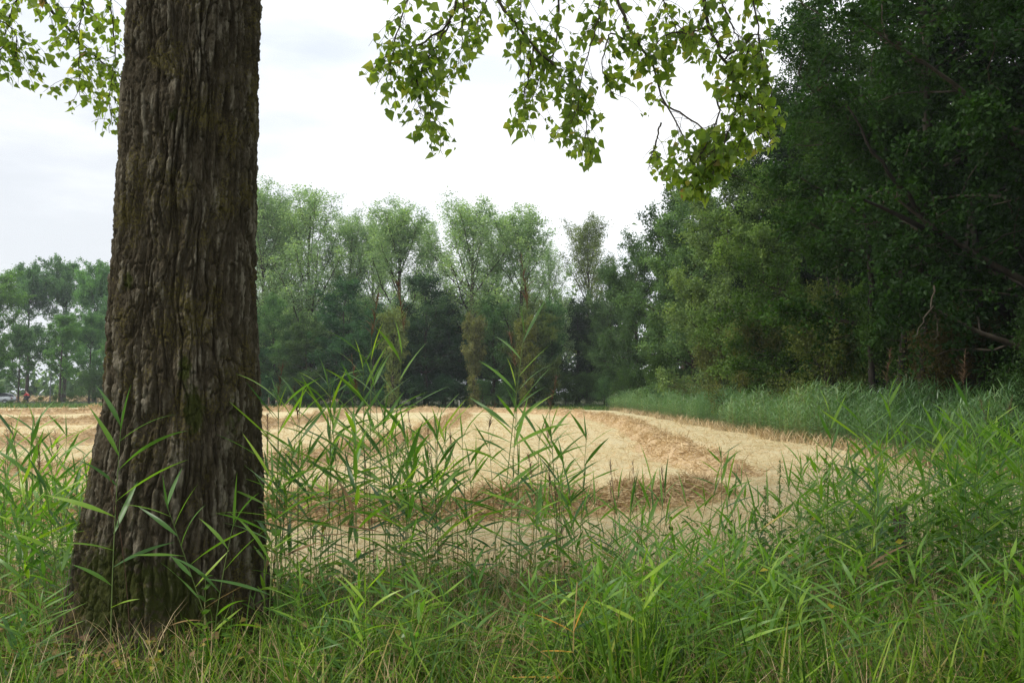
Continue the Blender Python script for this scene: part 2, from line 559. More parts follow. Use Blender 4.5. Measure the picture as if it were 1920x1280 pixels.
def trunk_mat():
    m, t, b = mat_new('poplar_bark')
    tcn = N(t, 'ShaderNodeTexCoord')
    ridge = N(t, 'ShaderNodeAttribute', attribute_name='ridge')
    moss = N(t, 'ShaderNodeAttribute', attribute_name='moss')
    mp = N(t, 'ShaderNodeMapping')
    mp.inputs['Scale'].default_value = (1, 1, 0.22)
    t.links.new(tcn.outputs['Object'], mp.inputs[0])
    n1 = N(t, 'ShaderNodeTexNoise')
    n1.inputs['Scale'].default_value = 22
    n1.inputs['Detail'].default_value = 8
    n1.inputs['Roughness'].default_value = 0.7
    t.links.new(mp.outputs[0], n1.inputs[0])
    r1 = ramp(t, [(0.3, (0.030, 0.023, 0.012)), (0.5, (0.065, 0.052, 0.030)), (0.72, (0.155, 0.13, 0.088))])
    t.links.new(n1.outputs[0], r1.inputs[0])
    # weathered grey crests of the ridges
    mul = N(t, 'ShaderNodeMath', operation='MULTIPLY')
    t.links.new(ridge.outputs['Fac'], mul.inputs[0])
    n3 = N(t, 'ShaderNodeTexNoise')
    n3.inputs['Scale'].default_value = 14
    n3.inputs['Detail'].default_value = 8
    n3.inputs['Roughness'].default_value = 0.7
    t.links.new(mp.outputs[0], n3.inputs[0])
    t.links.new(n3.outputs[0], mul.inputs[1])
    r3 = ramp(t, [(0.36, (0, 0, 0)), (0.56, (0.85, 0.85, 0.85))])
    t.links.new(mul.outputs[0], r3.inputs[0])
    m1 = N(t, 'ShaderNodeMix', data_type='RGBA')
    t.links.new(r3.outputs[0], m1.inputs[0])
    t.links.new(r1.outputs[0], m1.inputs[6])
    m1.inputs[7].default_value = (0.27, 0.24, 0.175, 1)
    # yellow lichen specks
    n4 = N(t, 'ShaderNodeTexNoise')
    n4.inputs['Scale'].default_value = 70
    n4.inputs['Detail'].default_value = 3
    t.links.new(tcn.outputs['Object'], n4.inputs[0])
    n5 = N(t, 'ShaderNodeTexNoise')
    n5.inputs['Scale'].default_value = 3.5
    t.links.new(tcn.outputs['Object'], n5.inputs[0])
    mm = N(t, 'ShaderNodeMath', operation='MULTIPLY')
    t.links.new(n4.outputs[0], mm.inputs[0])
    t.links.new(n5.outputs[0], mm.inputs[1])
    r4 = ramp(t, [(0.29, (0, 0, 0)), (0.36, (0.8, 0.8, 0.8))])
    t.links.new(mm.outputs[0], r4.inputs[0])
    m2 = N(t, 'ShaderNodeMix', data_type='RGBA')
    t.links.new(r4.outputs[0], m2.inputs[0])
    t.links.new(m1.outputs[2], m2.inputs[6])
    m2.inputs[7].default_value = (0.12, 0.10, 0.025, 1)
    # moss
    n6 = N(t, 'ShaderNodeTexNoise')
    n6.inputs['Scale'].default_value = 25
    n6.inputs['Detail'].default_value = 6
    t.links.new(tcn.outputs['Object'], n6.inputs[0])
    ad = N(t, 'ShaderNodeMath', operation='MULTIPLY')
    t.links.new(n6.outputs[0], ad.inputs[0])
    t.links.new(moss.outputs['Fac'], ad.inputs[1])
    r6 = ramp(t, [(0.28, (0, 0, 0)), (0.40, (0.9, 0.9, 0.9))])
    t.links.new(ad.outputs[0], r6.inputs[0])
    m3 = N(t, 'ShaderNodeMix', data_type='RGBA')
    t.links.new(r6.outputs[0], m3.inputs[0])
    t.links.new(m2.outputs[2], m3.inputs[6])
    m3.inputs[7].default_value = (0.045, 0.055, 0.008, 1)
    t.links.new(m3.outputs[2], b.inputs['Base Color'])
    b.inputs['Roughness'].default_value = 0.92
    b.inputs['Specular IOR Level'].default_value = 0.2
    n8 = N(t, 'ShaderNodeTexNoise')
    n8.inputs['Scale'].default_value = 55
    n8.inputs['Detail'].default_value = 7
    n8.inputs['Roughness'].default_value = 0.75
    t.links.new(mp.outputs[0], n8.inputs[0])
    bp = N(t, 'ShaderNodeBump')
    bp.inputs['Strength'].default_value = 1.0
    bp.inputs['Distance'].default_value = 0.03
    t.links.new(n8.outputs[0], bp.inputs['Height'])
    t.links.new(bp.outputs[0], b.inputs['Normal'])
    return m


M['bark'] = trunk_mat()

# ------------------------------------------------------------------ ground
RAD = np.concatenate([np.linspace(0.5, 30, 60), np.geomspace(32, 1500, 40)])
TH = np.linspace(0, 2 * math.pi, 97)[:-1]
rr, tt = np.meshgrid(RAD, TH, indexing='ij')
gx, gy = rr * np.cos(tt), rr * np.sin(tt) + 3
gz = (fbm(gx * 0.6, gy * 0.6, seed=3) - 0.5) * 0.06 - 0.01
V = np.stack([gx, gy, gz], -1).reshape(-1, 3)
nr, nth = rr.shape
i = np.arange(nr - 1)[:, None]
j = np.arange(nth)[None, :]
Q = np.stack([i * nth + j, (i + 1) * nth + j, (i + 1) * nth + (j + 1) % nth, i * nth + (j + 1) % nth], -1).reshape(-1, 4)
V = np.vstack([V, [[0, 3, -0.01]]])
T3 = np.stack([np.arange(nth), (np.arange(nth) + 1) % nth, np.full(nth, len(V) - 1)], -1)
o = link('ground', new_mesh('ground', V, [Q, T3], M['ground'], smooth=True))
tag(o, kind='structure')

# mown field: grid between the near verge and the far verge, right edge along the reed bed
FX = 8.9
ny, nx = 260, 260
ys = np.geomspace(6.2, 80, ny)
V = []
uu = np.linspace(0, 1, nx)
for y in ys:
    left = -1.0 * y - 8
    right = FX - 0.15 + 0.35 * math.sin(y * 0.9) * 0.5
    if y > 66:
        right = min(right, FX - (y - 66) * 0.35)
    V.append(np.stack([left + (right - left) * uu, np.full(nx, y), np.zeros(nx)], -1))
V = np.array(V).reshape(-1, 3)
V[:, 2] = -0.03 + 0.065 * np.clip((V[:, 1] - 6.2 - 1.3 * fbm(V[:, 0] * 0.9, V[:, 1] * 0.0, seed=77)) / 0.35, 0, 1) + (fbm(V[:, 0] * 2.5, V[:, 1] * 2.5, seed=8) - 0.5) * 0.05 + (fbm(V[:, 0] * 0.3, V[:, 1] * 0.3, seed=9) - 0.5) * 0.1
i = np.arange(ny - 1)[:, None]
j = np.arange(nx - 1)[None, :]
Q = np.stack([i * nx + j, i * nx + j + 1, (i + 1) * nx + j + 1, (i + 1) * nx + j], -1).reshape(-1, 4)
o = link('field', new_mesh('field', V, Q, M['field'], smooth=True))
tag(o, kind='structure')

# road far left with a verge
rv = np.array([[-160, 109, 0.03], [-30, 122, 0.03], [-30, 126.5, 0.03], [-160, 113.5, 0.03]], float)
o = link('road', new_mesh('road', rv, np.array([[0, 1, 2, 3]]), M['asphalt']))
tag(o, kind='structure')

# ------------------------------------------------------------------ hay
def straw_template(seg=3, L=1.0, wd=0.03, curl=0.3, rg=None):
    xs = np.linspace(-0.5, 0.5, seg + 1) * L
    V, Fq = [], []
    a, b = rg.uniform(-curl, curl), rg.uniform(-curl, curl)
    for x in xs:
        y = a * (x * x) * 2
        z = b * (x * x) * 2
        V += [[x, y - wd / 2, z], [x, y + wd / 2, z]]
    for k in range(seg):
        Fq.append([2 * k, 2 * k + 1, 2 * k + 3, 2 * k + 2])
    return np.array(V), np.array(Fq)


def rand_frames(n, rg, flat=0.35, up=None):
    az = rg.uniform(0, 2 * math.pi, n)
    el = rg.normal(0, flat, n)
    d = np.stack([np.cos(az) * np.cos(el), np.sin(az) * np.cos(el), np.sin(el)], -1)
    nrm = rg.normal(0, 1, (n, 3)) + np.array([0, 0, 0.6])
    return frames(d, nrm)


def windrow(label, pts, width, height, seed, nstraw, slen=0.28, swid=0.02):
    """a raked ridge of hay along a line of ground points, with loose straws on it"""
    rg = np.random.default_rng(seed)
    P = np.array([ground_at(*p)[:2] for p in pts])
    seg = np.linalg.norm(np.diff(P, axis=0), axis=1)
    s = np.concatenate([[0], np.cumsum(seg)])
    depth = P[:, 1].mean()
    step = max(0.05, depth * 0.004)
    n = int(min(900, s[-1] / step))
    u = np.linspace(0, s[-1], n)
    # smooth the corners
    cx, cyy = np.interp(u, s, P[:, 0]), np.interp(u, s, P[:, 1])
    k = max(3, n // (len(pts) * 2)) | 1
    ker = np.hanning(k + 2)[1:-1]
    ker /= ker.sum()
    cx = np.convolve(np.pad(cx, k // 2, mode='edge'), ker, 'valid')
    cyy = np.convolve(np.pad(cyy, k // 2, mode='edge'), ker, 'valid')
    c = np.stack([cx, cyy], -1)
    tg = unit(np.gradient(c, axis=0))
    nm = np.stack([-tg[:, 1], tg[:, 0]], -1)
    m = 26
    v = np.linspace(-1, 1, m)
    wmod = width * (0.75 + 0.5 * fbm(u * 0.5, u * 0, seed=seed))
    X = c[:, None, 0] + nm[:, None, 0] * v[None] * wmod[:, None]
    Y = c[:, None, 1] + nm[:, None, 1] * v[None] * wmod[:, None]
    hmod = height * (0.45 + 1.1 * fbm(u * 0.8, u * 0, seed=seed + 5))
    prof = np.exp(-(v * 2.1) ** 2)[None] * (1 - v[None] ** 4)
    Z = hmod[:, None] * prof * (0.5 + 1.0 * fbm(X * 3, Y * 3, seed=seed + 2)) + prof * 0.10 * (fbm(X * 11, Y * 11, seed=seed + 3) - 0.4)
    ends = np.clip(np.minimum(u, s[-1] - u) / 0.8, 0, 1)[:, None]
    Z = Z * ends + 0.02
    V = np.stack([X, Y, Z], -1).reshape(-1, 3)
    i = np.arange(n - 1)[:, None]
    j = np.arange(m - 1)[None, :]
    Q = np.stack([i * m + j, i * m + j + 1, (i + 1) * m + j + 1, (i + 1) * m + j], -1).reshape(-1, 4)
    root = thing('hay_windrow', label, 'hay windrow', (c[n // 2, 0], c[n // 2, 1], 0), group='raked windrows of hay on the field')
    V0 = V - np.array([c[n // 2, 0], c[n // 2, 1], 0])
    link('hay_ridge', new_mesh('hay_ridge', V0, Q, M['hay'], smooth=True), root)
    # straws
    ii = rg.integers(0, n - 1, nstraw)
    jj = np.clip(rg.normal(m / 2, m / 5.5, nstraw), 1, m - 2).astype(int)
    loc = V0.reshape(n, m, 3)[ii, jj] + rg.normal(0, 0.03, (nstraw, 3)) + np.array([0, 0, 0.03])
    fr = rand_frames(nstraw, rg, 0.42)
    bag = Bag()
    for q in range(6):
        tv, tf = straw_template(3, slen * rg.uniform(0.6, 1.3), swid, 1.6 / slen * 0.28, rg)
        sel = np.arange(q, nstraw, 6)
        a, b = scatter(tv, tf, fr[sel], loc[sel])
        bag.add(a, b, np.repeat(np.clip(rg.normal(0.5, 0.25, len(sel)), 0, 1), len(tf)))
    so_ = link('loose_hay', bag.mesh('loose_hay', M['straw']), root)
    so_['kind'] = 'stuff'
    return root


windrow('low raked hay ridge nearest the reeds, crossing behind them from the trunk to mid field', [(-200, 985), (60, 984), (480, 982), (620, 985), (850, 980), (1000, 972), (1130, 962), (1290, 938), (1345, 925)], 0.62, 0.24, 21, 18000, 0.26, 0.010)
windrow('long hay ridge curving round the far edge and down the right side of the field', [(600, 776), (800, 774), (920, 774), (1040, 778), (1130, 787), (1190, 806), (1225, 832), (1270, 858), (1330, 882), (1400, 903)], 0.85, 0.30, 22, 12000, 0.34, 0.016)
windrow('hay ridge running diagonally from mid field towards the reeds beside the trunk', [(868, 779), (838, 795), (790, 818), (720, 842), (600, 868), (480, 888), (330, 893), (100, 897), (-150, 900)], 0.85, 0.27, 23, 12000, 0.32, 0.013)
windrow('far left hay ridge reaching out from behind the trunk', [(640, 783), (560, 795), (470, 806), (330, 818), (150, 832), (-150, 846)], 1.0, 0.32, 24, 7000, 0.36, 0.014)
windrow('farthest left hay ridge along the roadside verge', [(560, 772), (400, 773), (200, 776), (0, 778), (-200, 780)], 1.5, 0.36, 25, 5000, 0.45, 0.025)
windrow('second farthest left hay ridge in the middle of the left field', [(500, 785), (330, 790), (190, 795), (0, 800), (-200, 806)], 1.3, 0.34, 26, 5000, 0.42, 0.02)

# loose cut straw strewn on the field
rg = np.random.default_rng(31)
n = 42000
d = 6.6 * (45 / 6.6) ** (rg.random(n) ** 0.8)
px = rg.uniform(-60, 1750, n)
x = (px - 960) / F * d
keep = x < FX - 0.1
d, x = d[keep], x[keep]
n = len(d)
bag = Bag()
for q in range(6):
    sel = np.arange(q, n, 6)
    tv, tf = straw_template(2, 1, 0.035, 0.8, rg)
    fr = rand_frames(len(sel), rg, 0.25) * (rg.uniform(0.07, 0.2, len(sel)) * (0.7 + d[sel] / 25))[:, None, None]
    loc = np.stack([x[sel], d[sel], 0.05 + rg.random(len(sel)) * 0.03], -1)
    a, b = scatter(tv, tf, fr, loc)
    bag.add(a, b, np.repeat(np.clip(rg.normal(0.7, 0.25, len(sel)), 0, 1), len(tf)))
o = link('cut_straw', bag.mesh('cut_straw', M['straw']))
tag(o, 'short pale cut straw strewn over the mown field', 'straw', kind='stuff')

# ------------------------------------------------------------------ trees
def leaf_quads(P, fr, size, width=0.62, fold=0.18, rg=None):
    """one folded four-cornered leaf per point"""
    tv = np.array([[0, 0, 0], [0.45, width / 2, fold], [1, 0, 0], [0.45, -width / 2, fold]], float)
    tf = np.array([[0, 1, 2, 3]])
    a, b = scatter(tv, tf, fr * size[:, None, None], P)
    b = np.concatenate([b[:, [0, 1, 2]], b[:, [0, 2, 3]]], 0)
    return a, b


def gen_tree(seed, H, r0, base, rad, n1, el, n2, n3, nl, lsize, spread=0.25, tpow=0.9, lean=0.0, wig=0.08, up=0.25, ter=0.34, sec=0.5, sides=7, droop=0.0, lo=0.15):
    """returns wood mesh, leaf mesh. rad(t), el(t): limb length and elevation over t = 0..1 up the crown"""
    rg = np.random.default_rng(seed)
    bag = Bag()
    tp = 14
    T = poly_lines(np.zeros((1, 3)), np.array([[lean, lean * 0.3, 1.0]]), np.array([H * 0.97]), tp, np.array([[-lean * 0.5, 0, 0]]), 0.035, rg)
    tr = r0 * np.linspace(1, 0.1, tp) ** 0.9
    tr[0] *= 1.35
    V, Q = tubes(T, tr[None], sides)
    bag.add(V, Q, 0.5)
    t1 = np.sort(rg.random(n1) ** tpow)
    tz = base + (1 - base) * t1
    s, _ = sample_on(T, tz[None])
    s = s[0]
    az = np.arange(n1) * 2.39996 + rg.normal(0, 0.4, n1)
    e = el(t1) + rg.normal(0, 0.12, n1)
    d = np.stack([np.cos(az) * np.cos(e), np.sin(az) * np.cos(e), np.sin(e)], -1)
    L = rad(t1) * rg.uniform(0.8, 1.15, n1)
    B1 = poly_lines(s, d, L, 8, np.tile([[0, 0, up]], (n1, 1)), wig, rg)
    r1 = np.interp(tz, np.linspace(0, 1, tp), tr) * 0.5
    r1 = np.minimum(r1, L * 0.035)
    V, Q = tubes(B1, r1[:, None] * np.linspace(1, 0.2, 8)[None], 5)
    bag.add(V, Q, 0.5)
    # secondaries
    t2 = np.linspace(lo, 1.0, n2)[None] + rg.normal(0, 0.04, (n1, n2))
    s2, d2 = sample_on(B1, np.clip(t2, 0.05, 0.999))
    rnd = unit(rg.normal(0, 1, (n1, n2, 3)) * np.array([1, 1, 0.75]) + np.array([0, 0, 0.15 - droop]))
    dd = unit(d2 * 0.75 + rnd * 0.9)
    L2 = (L[:, None] * sec * (1.05 - 0.6 * t2)) * rg.uniform(0.6, 1.2, (n1, n2)) + 0.15
    k = n1 * n2
    B2 = poly_lines(s2.reshape(-1, 3), dd.reshape(-1, 3), L2.ravel(), 5, np.tile([[0, 0, up * 0.7 - droop]], (k, 1)), wig * 1.6, rg)
    r2 = np.minimum(np.repeat(r1, n2) * 0.4, L2.ravel() * 0.02)
    V, Q = tubes(B2, r2[:, None] * np.linspace(1, 0.3, 5)[None], 3)
    bag.add(V, Q, 0.5)
    # tertiaries
    t3 = np.linspace(0.2, 1.0, n3)[None] + rg.normal(0, 0.05, (k, n3))
    s3, d3 = sample_on(B2, np.clip(t3, 0.05, 0.999))
    rnd = unit(rg.normal(0, 1, (k, n3, 3)))
    dd = unit(d3 * 0.5 + rnd)
    L3 = L2.ravel()[:, None] * ter * rg.uniform(0.6, 1.3, (k, n3)) + 0.12
    kk = k * n3
    B3 = poly_lines(s3.reshape(-1, 3), dd.reshape(-1, 3), L3.ravel(), 3, np.tile([[0, 0, -droop]], (kk, 1)), wig, rg)
    # leaves
    tl = rg.random((kk, nl))
    p, dl = sample_on(B3, tl)
    p = p + rg.normal(0, 1, p.shape) * spread
    dl = unit(dl * 0.4 + rg.normal(0, 1, dl.shape) + np.array([0, 0, -0.25]))
    nrm = unit(rg.normal(0, 1.0, dl.shape) + np.array([0, 0, 0.6]))
    P = p.reshape(-1, 3)
    pk = np.repeat(np.clip(L / (0.75 * L.max()), 0.22, 1.0), n2 * n3 * nl)
    keep = (P[:, 2] > 0.15) & (rg.random(len(P)) < pk)
    fr = frames(dl.reshape(-1, 3), nrm.reshape(-1, 3))[keep]
    clump = np.repeat(rg.random(k), n3 * nl)[keep]
    single = rg.random(len(P))[keep]
    P = P[keep]
    sz = lsize * rg.uniform(0.7, 1.3, len(P))
    a, b = leaf_quads(P, fr, sz)
    rv = np.clip(0.5 + (clump - 0.5) * 0.5 + (single - 0.5) * 0.5, 0, 1)
    wood = bag.mesh('trunk', M['wood_far'], smooth=True)
    leaves = new_mesh('crown', a, b, M['tree_leaf'], np.concatenate([rv, rv]))
    return wood, leaves


def dome(R0, lowf=0.6, top=0.35):
    return lambda t: R0 * (lowf + (1 - lowf) * np.sin(np.clip(t * 1.7, 0, math.pi / 2))) * np.sqrt(np.clip(1 - np.clip((t - 0.45) / 0.62, 0, 1) ** 2 * (1 - top ** 2), 0.02, 1))


P_ = {}
P_['near'] = [gen_tree(101 + k, 17, 0.24, 0.08, dome(5.4, 0.85, 0.35), 34, lambda t: 0.2 + t * 0.8, 13, 6, 38, 0.125, 0.115, up=0.12, droop=0.15, wig=0.12, sec=0.42) for k in range(2)]
P_['mid'] = [gen_tree(201 + k, 15, 0.25, 0.07, dome(4.6, 0.8, 0.3), 30, lambda t: 0.2 + t * 0.9, 11, 6, 24, 0.17, 0.15, up=0.2, wig=0.12, sec=0.42) for k in range(3)]
P_['poplar'] = [gen_tree(301 + k, 25, 0.36, 0.17, lambda t: np.interp(t, [0, 0.4, 0.75, 1.0], [7.0, 9.0, 7.0, 3.6]), 34, lambda t: 0.78 + t * 0.5, 15, 6, 12, 0.20, 0.24, up=0.46, wig=0.07, sec=0.31, ter=0.42, lo=0.2, tpow=1.4) for k in range(3)]
P_['open'] = [gen_tree(401 + k, 18, 0.28, 0.28, dome(5.0, 0.75, 0.35), 26, lambda t: 0.3 + t * 0.85, 11, 6, 19, 0.22, 0.13, up=0.3, wig=0.14) for k in range(2)]
P_['bush'] = [gen_tree(501 + k, 3.4, 0.06, 0.02, lambda t: 2.2 * (1 - t * 0.45), 22, lambda t: 0.15 + t * 1.1, 8, 5, 18, 0.085, 0.12, up=0.3, sides=5) for k in range(2)]
P_['ivy'] = [gen_tree(601, 9, 0.25, 0.04, lambda t: np.interp(t, [0, 0.15, 0.3, 0.45, 0.6, 0.75, 0.9, 1.0], [0.7, 0.5, 1.0, 0.7, 1.9, 1.3, 2.0, 0.8]), 46, lambda t: 0.2 + t * 0.5, 6, 5, 10, 0.22, 0.16, up=0.1, sides=6)]


def put_tree(name, cat, kind, var, x, y, h, wid, color, label, group, rz=None, z=0.0):
    """a copy of a generated tree with its two parts, h = height, wid = width factor"""
    wood, leaves = P_[kind][var % len(P_[kind])]
    H0 = {'near': 17, 'mid': 15, 'poplar': 26.4, 'open': 18, 'bush': 3.4, 'ivy': 9}[kind]
    s = h / (H0 * 1.03)
    r = thing(name, label, cat, (x, y, z), rz if rz is not None else random.Random(int(x * 31 + y * 17)).uniform(0, 6.28), group, (s * wid, s * wid, s))
    link('trunk', wood, r)
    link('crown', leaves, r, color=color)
    return r


PAL = (0.27, 0.39, 0.22)   # poplar green, made paler and cooler to hold the haze tint
DRK = (0.048, 0.120, 0.060)  # understorey green, shifted cooler with the haze tint mixed in
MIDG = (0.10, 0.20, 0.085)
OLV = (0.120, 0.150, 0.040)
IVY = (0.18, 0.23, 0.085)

# far poplars
GP = 'tall pale poplars beyond the far end of the field'
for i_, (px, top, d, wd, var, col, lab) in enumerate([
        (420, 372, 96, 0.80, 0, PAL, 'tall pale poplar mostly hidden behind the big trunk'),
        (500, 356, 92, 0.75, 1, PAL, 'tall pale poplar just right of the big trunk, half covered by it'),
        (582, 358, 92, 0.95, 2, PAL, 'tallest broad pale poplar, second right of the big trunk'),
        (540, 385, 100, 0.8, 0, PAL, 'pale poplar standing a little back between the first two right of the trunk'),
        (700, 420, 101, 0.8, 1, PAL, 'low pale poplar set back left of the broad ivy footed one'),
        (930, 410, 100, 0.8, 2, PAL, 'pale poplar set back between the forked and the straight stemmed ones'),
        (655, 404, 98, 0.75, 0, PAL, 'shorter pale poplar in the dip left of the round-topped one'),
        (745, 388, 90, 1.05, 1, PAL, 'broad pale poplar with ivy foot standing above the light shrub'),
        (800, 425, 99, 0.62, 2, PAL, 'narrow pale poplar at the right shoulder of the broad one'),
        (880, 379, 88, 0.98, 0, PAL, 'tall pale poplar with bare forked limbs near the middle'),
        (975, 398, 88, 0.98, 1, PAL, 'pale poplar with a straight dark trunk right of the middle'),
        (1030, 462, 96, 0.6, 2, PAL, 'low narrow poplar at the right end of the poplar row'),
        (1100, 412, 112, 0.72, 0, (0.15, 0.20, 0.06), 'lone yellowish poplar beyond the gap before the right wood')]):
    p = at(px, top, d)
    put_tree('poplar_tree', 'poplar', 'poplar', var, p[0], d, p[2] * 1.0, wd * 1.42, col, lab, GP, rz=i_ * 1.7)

# dark understorey trees below the poplars
GU = 'dark lower trees under the poplars'
for i_, (px, top, d, wd, var, kind, col, lab) in enumerate([
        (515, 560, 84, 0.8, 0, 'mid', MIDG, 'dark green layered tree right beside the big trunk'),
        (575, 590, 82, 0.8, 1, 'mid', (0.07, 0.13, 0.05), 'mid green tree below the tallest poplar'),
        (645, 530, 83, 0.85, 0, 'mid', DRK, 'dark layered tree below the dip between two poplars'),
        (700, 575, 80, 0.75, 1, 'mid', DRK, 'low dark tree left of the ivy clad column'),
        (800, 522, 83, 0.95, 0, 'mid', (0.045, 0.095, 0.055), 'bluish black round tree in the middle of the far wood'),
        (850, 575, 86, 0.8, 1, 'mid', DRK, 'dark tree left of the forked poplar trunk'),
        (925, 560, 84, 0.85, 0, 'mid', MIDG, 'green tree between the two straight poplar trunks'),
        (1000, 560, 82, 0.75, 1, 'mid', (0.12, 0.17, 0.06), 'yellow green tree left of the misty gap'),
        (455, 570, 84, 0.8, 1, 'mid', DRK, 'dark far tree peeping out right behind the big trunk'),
        ]):
    p = at(px, top, d)
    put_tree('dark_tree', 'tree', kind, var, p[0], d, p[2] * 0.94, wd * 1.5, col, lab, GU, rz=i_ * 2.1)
GD_ = 'dark trees deep in the far wood'
for i_ in range(15):
    x_ = -36 + i_ * 3.4
    if 3.5 < x_ < 8:
        continue
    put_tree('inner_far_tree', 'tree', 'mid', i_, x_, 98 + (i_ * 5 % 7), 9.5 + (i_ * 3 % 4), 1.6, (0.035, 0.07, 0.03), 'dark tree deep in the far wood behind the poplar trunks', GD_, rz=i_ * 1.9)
GI = 'ivy clad stems before the far wood'
for px, top, d, wd, col, lab in [
        (738, 590, 78, 0.85, IVY, 'pale yellow green ivy clad stem left of the middle'),
        (890, 600, 79, 0.75, (0.155, 0.17, 0.075), 'brownish ivy column on the forked poplar stem'),
        (985, 605, 78, 0.75, (0.16, 0.18, 0.055), 'wide yellow green ivy column near the misty gap'),
        (1035, 575, 84, 0.7, MIDG, 'slim ivy clad stem standing in the misty gap')]:
    p = at(px, top, d)
    put_tree('ivy_clad_stem', 'ivy clad stem', 'ivy', 0, p[0], d, p[2], wd, col, lab, GI, rz=px * 0.3)

# left trees by the road
GL = 'trees along the road on the left'
for i_, (px, top, d, wd, kind, var, col, lab) in enumerate([
        (-8, 512, 112, 1.0, 'open', 0, (0.152, 0.290, 0.076), 'dense green tree cut by the left edge above the car'),
        (-45, 560, 108, 1.0, 'mid', 1, (0.107, 0.232, 0.076), 'low dense tree at the very left edge'),
        (58, 495, 128, 0.85, 'open', 1, (0.116, 0.232, 0.109), 'tall thin crowned tree second from the left edge'),
        (128, 490, 132, 0.9, 'open', 0, (0.133, 0.253, 0.119), 'tall airy tree in the middle of the left group'),
        (185, 495, 124, 0.85, 'open', 1, (0.143, 0.290, 0.119), 'tall leafy tree close left of the big trunk'),
        (118, 590, 106, 0.95, 'open', 0, (0.133, 0.271, 0.087), 'young tree with a thick dark stem in the middle of the left group'),
        (172, 585, 112, 0.8, 'open', 1, (0.116, 0.242, 0.098), 'slim stemmed tree left of the big trunk, leaning over the bushes'),
        (215, 560, 118, 0.8, 'open', 0, (0.125, 0.253, 0.109), 'green tree half hidden by the left side of the big trunk'),
        (40, 610, 106, 0.8, 'open', 1, (0.107, 0.214, 0.087), 'small dark tree above the red clad cyclist')]):
    p = at(px, top, d)
    put_tree('roadside_tree', 'tree', kind, var, p[0], d, p[2] * 0.93, wd * 1.12, col, lab, GL, rz=i_ * 1.3)

# wood along the right side
GR = 'trees at the edge of the wood on the right'
RIGHT = [
    # x, y, height, width, kind, variant, colour, label
    (11.0, 88, 14.5, 0.85, 'mid', 0, (0.10, 0.17, 0.08), 'hazy green tree right of the misty gap, farthest of the right wood'),
    (12.0, 76, 15.5, 1.0, 'mid', 1, (0.075, 0.14, 0.055), 'dark green tree at the far left end of the right wood'),
    (14.6, 68, 18.0, 1.0, 'mid', 0, (0.06, 0.115, 0.04), 'tall dull green tree at the far end, its top above its neighbours'),
    (13.2, 58, 15.2, 1.1, 'mid', 1, (0.125, 0.215, 0.095), 'first light grey green round tree of the right wood'),
    (13.4, 49, 14.4, 1.05, 'mid', 0, (0.15, 0.225, 0.09), 'light olive green tree in the middle of the right wood edge'),
    (13.0, 41, 12.4, 1.0, 'mid', 1, (0.135, 0.22, 0.07), 'lowest light green tree left of the dark near trees'),
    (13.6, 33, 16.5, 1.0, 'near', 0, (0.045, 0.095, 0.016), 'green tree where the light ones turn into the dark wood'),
    (13.5, 26, 20.0, 1.0, 'near', 1, (0.024, 0.064, 0.010), 'big dark tree whose crown reaches out behind the hanging poplar leaves'),  # near trees: shade of the closed canopy is put into these low leaf colours
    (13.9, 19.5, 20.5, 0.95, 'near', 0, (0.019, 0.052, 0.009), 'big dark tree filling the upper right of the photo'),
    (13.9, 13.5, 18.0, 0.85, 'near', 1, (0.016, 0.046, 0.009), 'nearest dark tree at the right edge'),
]
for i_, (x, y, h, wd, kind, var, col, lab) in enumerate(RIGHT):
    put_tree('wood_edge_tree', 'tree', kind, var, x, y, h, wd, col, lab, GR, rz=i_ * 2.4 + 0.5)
GB = 'trees deep inside the dark wood on the right'
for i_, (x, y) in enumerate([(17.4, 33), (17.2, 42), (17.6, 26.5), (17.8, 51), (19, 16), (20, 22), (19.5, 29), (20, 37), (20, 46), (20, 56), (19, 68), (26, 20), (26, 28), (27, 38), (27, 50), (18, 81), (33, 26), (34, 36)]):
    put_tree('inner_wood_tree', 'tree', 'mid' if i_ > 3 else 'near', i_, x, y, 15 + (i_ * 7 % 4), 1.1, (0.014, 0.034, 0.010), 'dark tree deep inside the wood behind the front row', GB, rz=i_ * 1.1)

# the thick bent limb and bare stems in the dark wood
def limb_thing(name, label, cat, lines, group=None, mat='wood_far', sides=8):
    base = lines[0][0][0]
    bp = np.array(at(*base))
    r = thing(name, label, cat, bp, group=group)
    bag = Bag()
    for pts, r0, r1 in lines:
        P = np.array([at(*p) for p in pts])
        m = 14
        s = np.linspace(0, len(P) - 1, m)
        Pq = np.stack([np.interp(s, np.arange(len(P)), P[:, k]) for k in range(3)], -1)
        ker = np.array([0.25, 0.5, 0.25])
        for _ in range(2):
            Pq[1:-1] = Pq[:-2] * 0.25 + Pq[1:-1] * 0.5 + Pq[2:] * 0.25
        Pq += np.random.default_rng(len(pts)).normal(0, 0.02, Pq.shape)
        V, Q = tubes((Pq - bp)[None], np.linspace(r0, r1, m)[None], sides)
        bag.add(V, Q, 0.5)
    link('stem', bag.mesh('stem', M[mat], smooth=True), r)
    return r


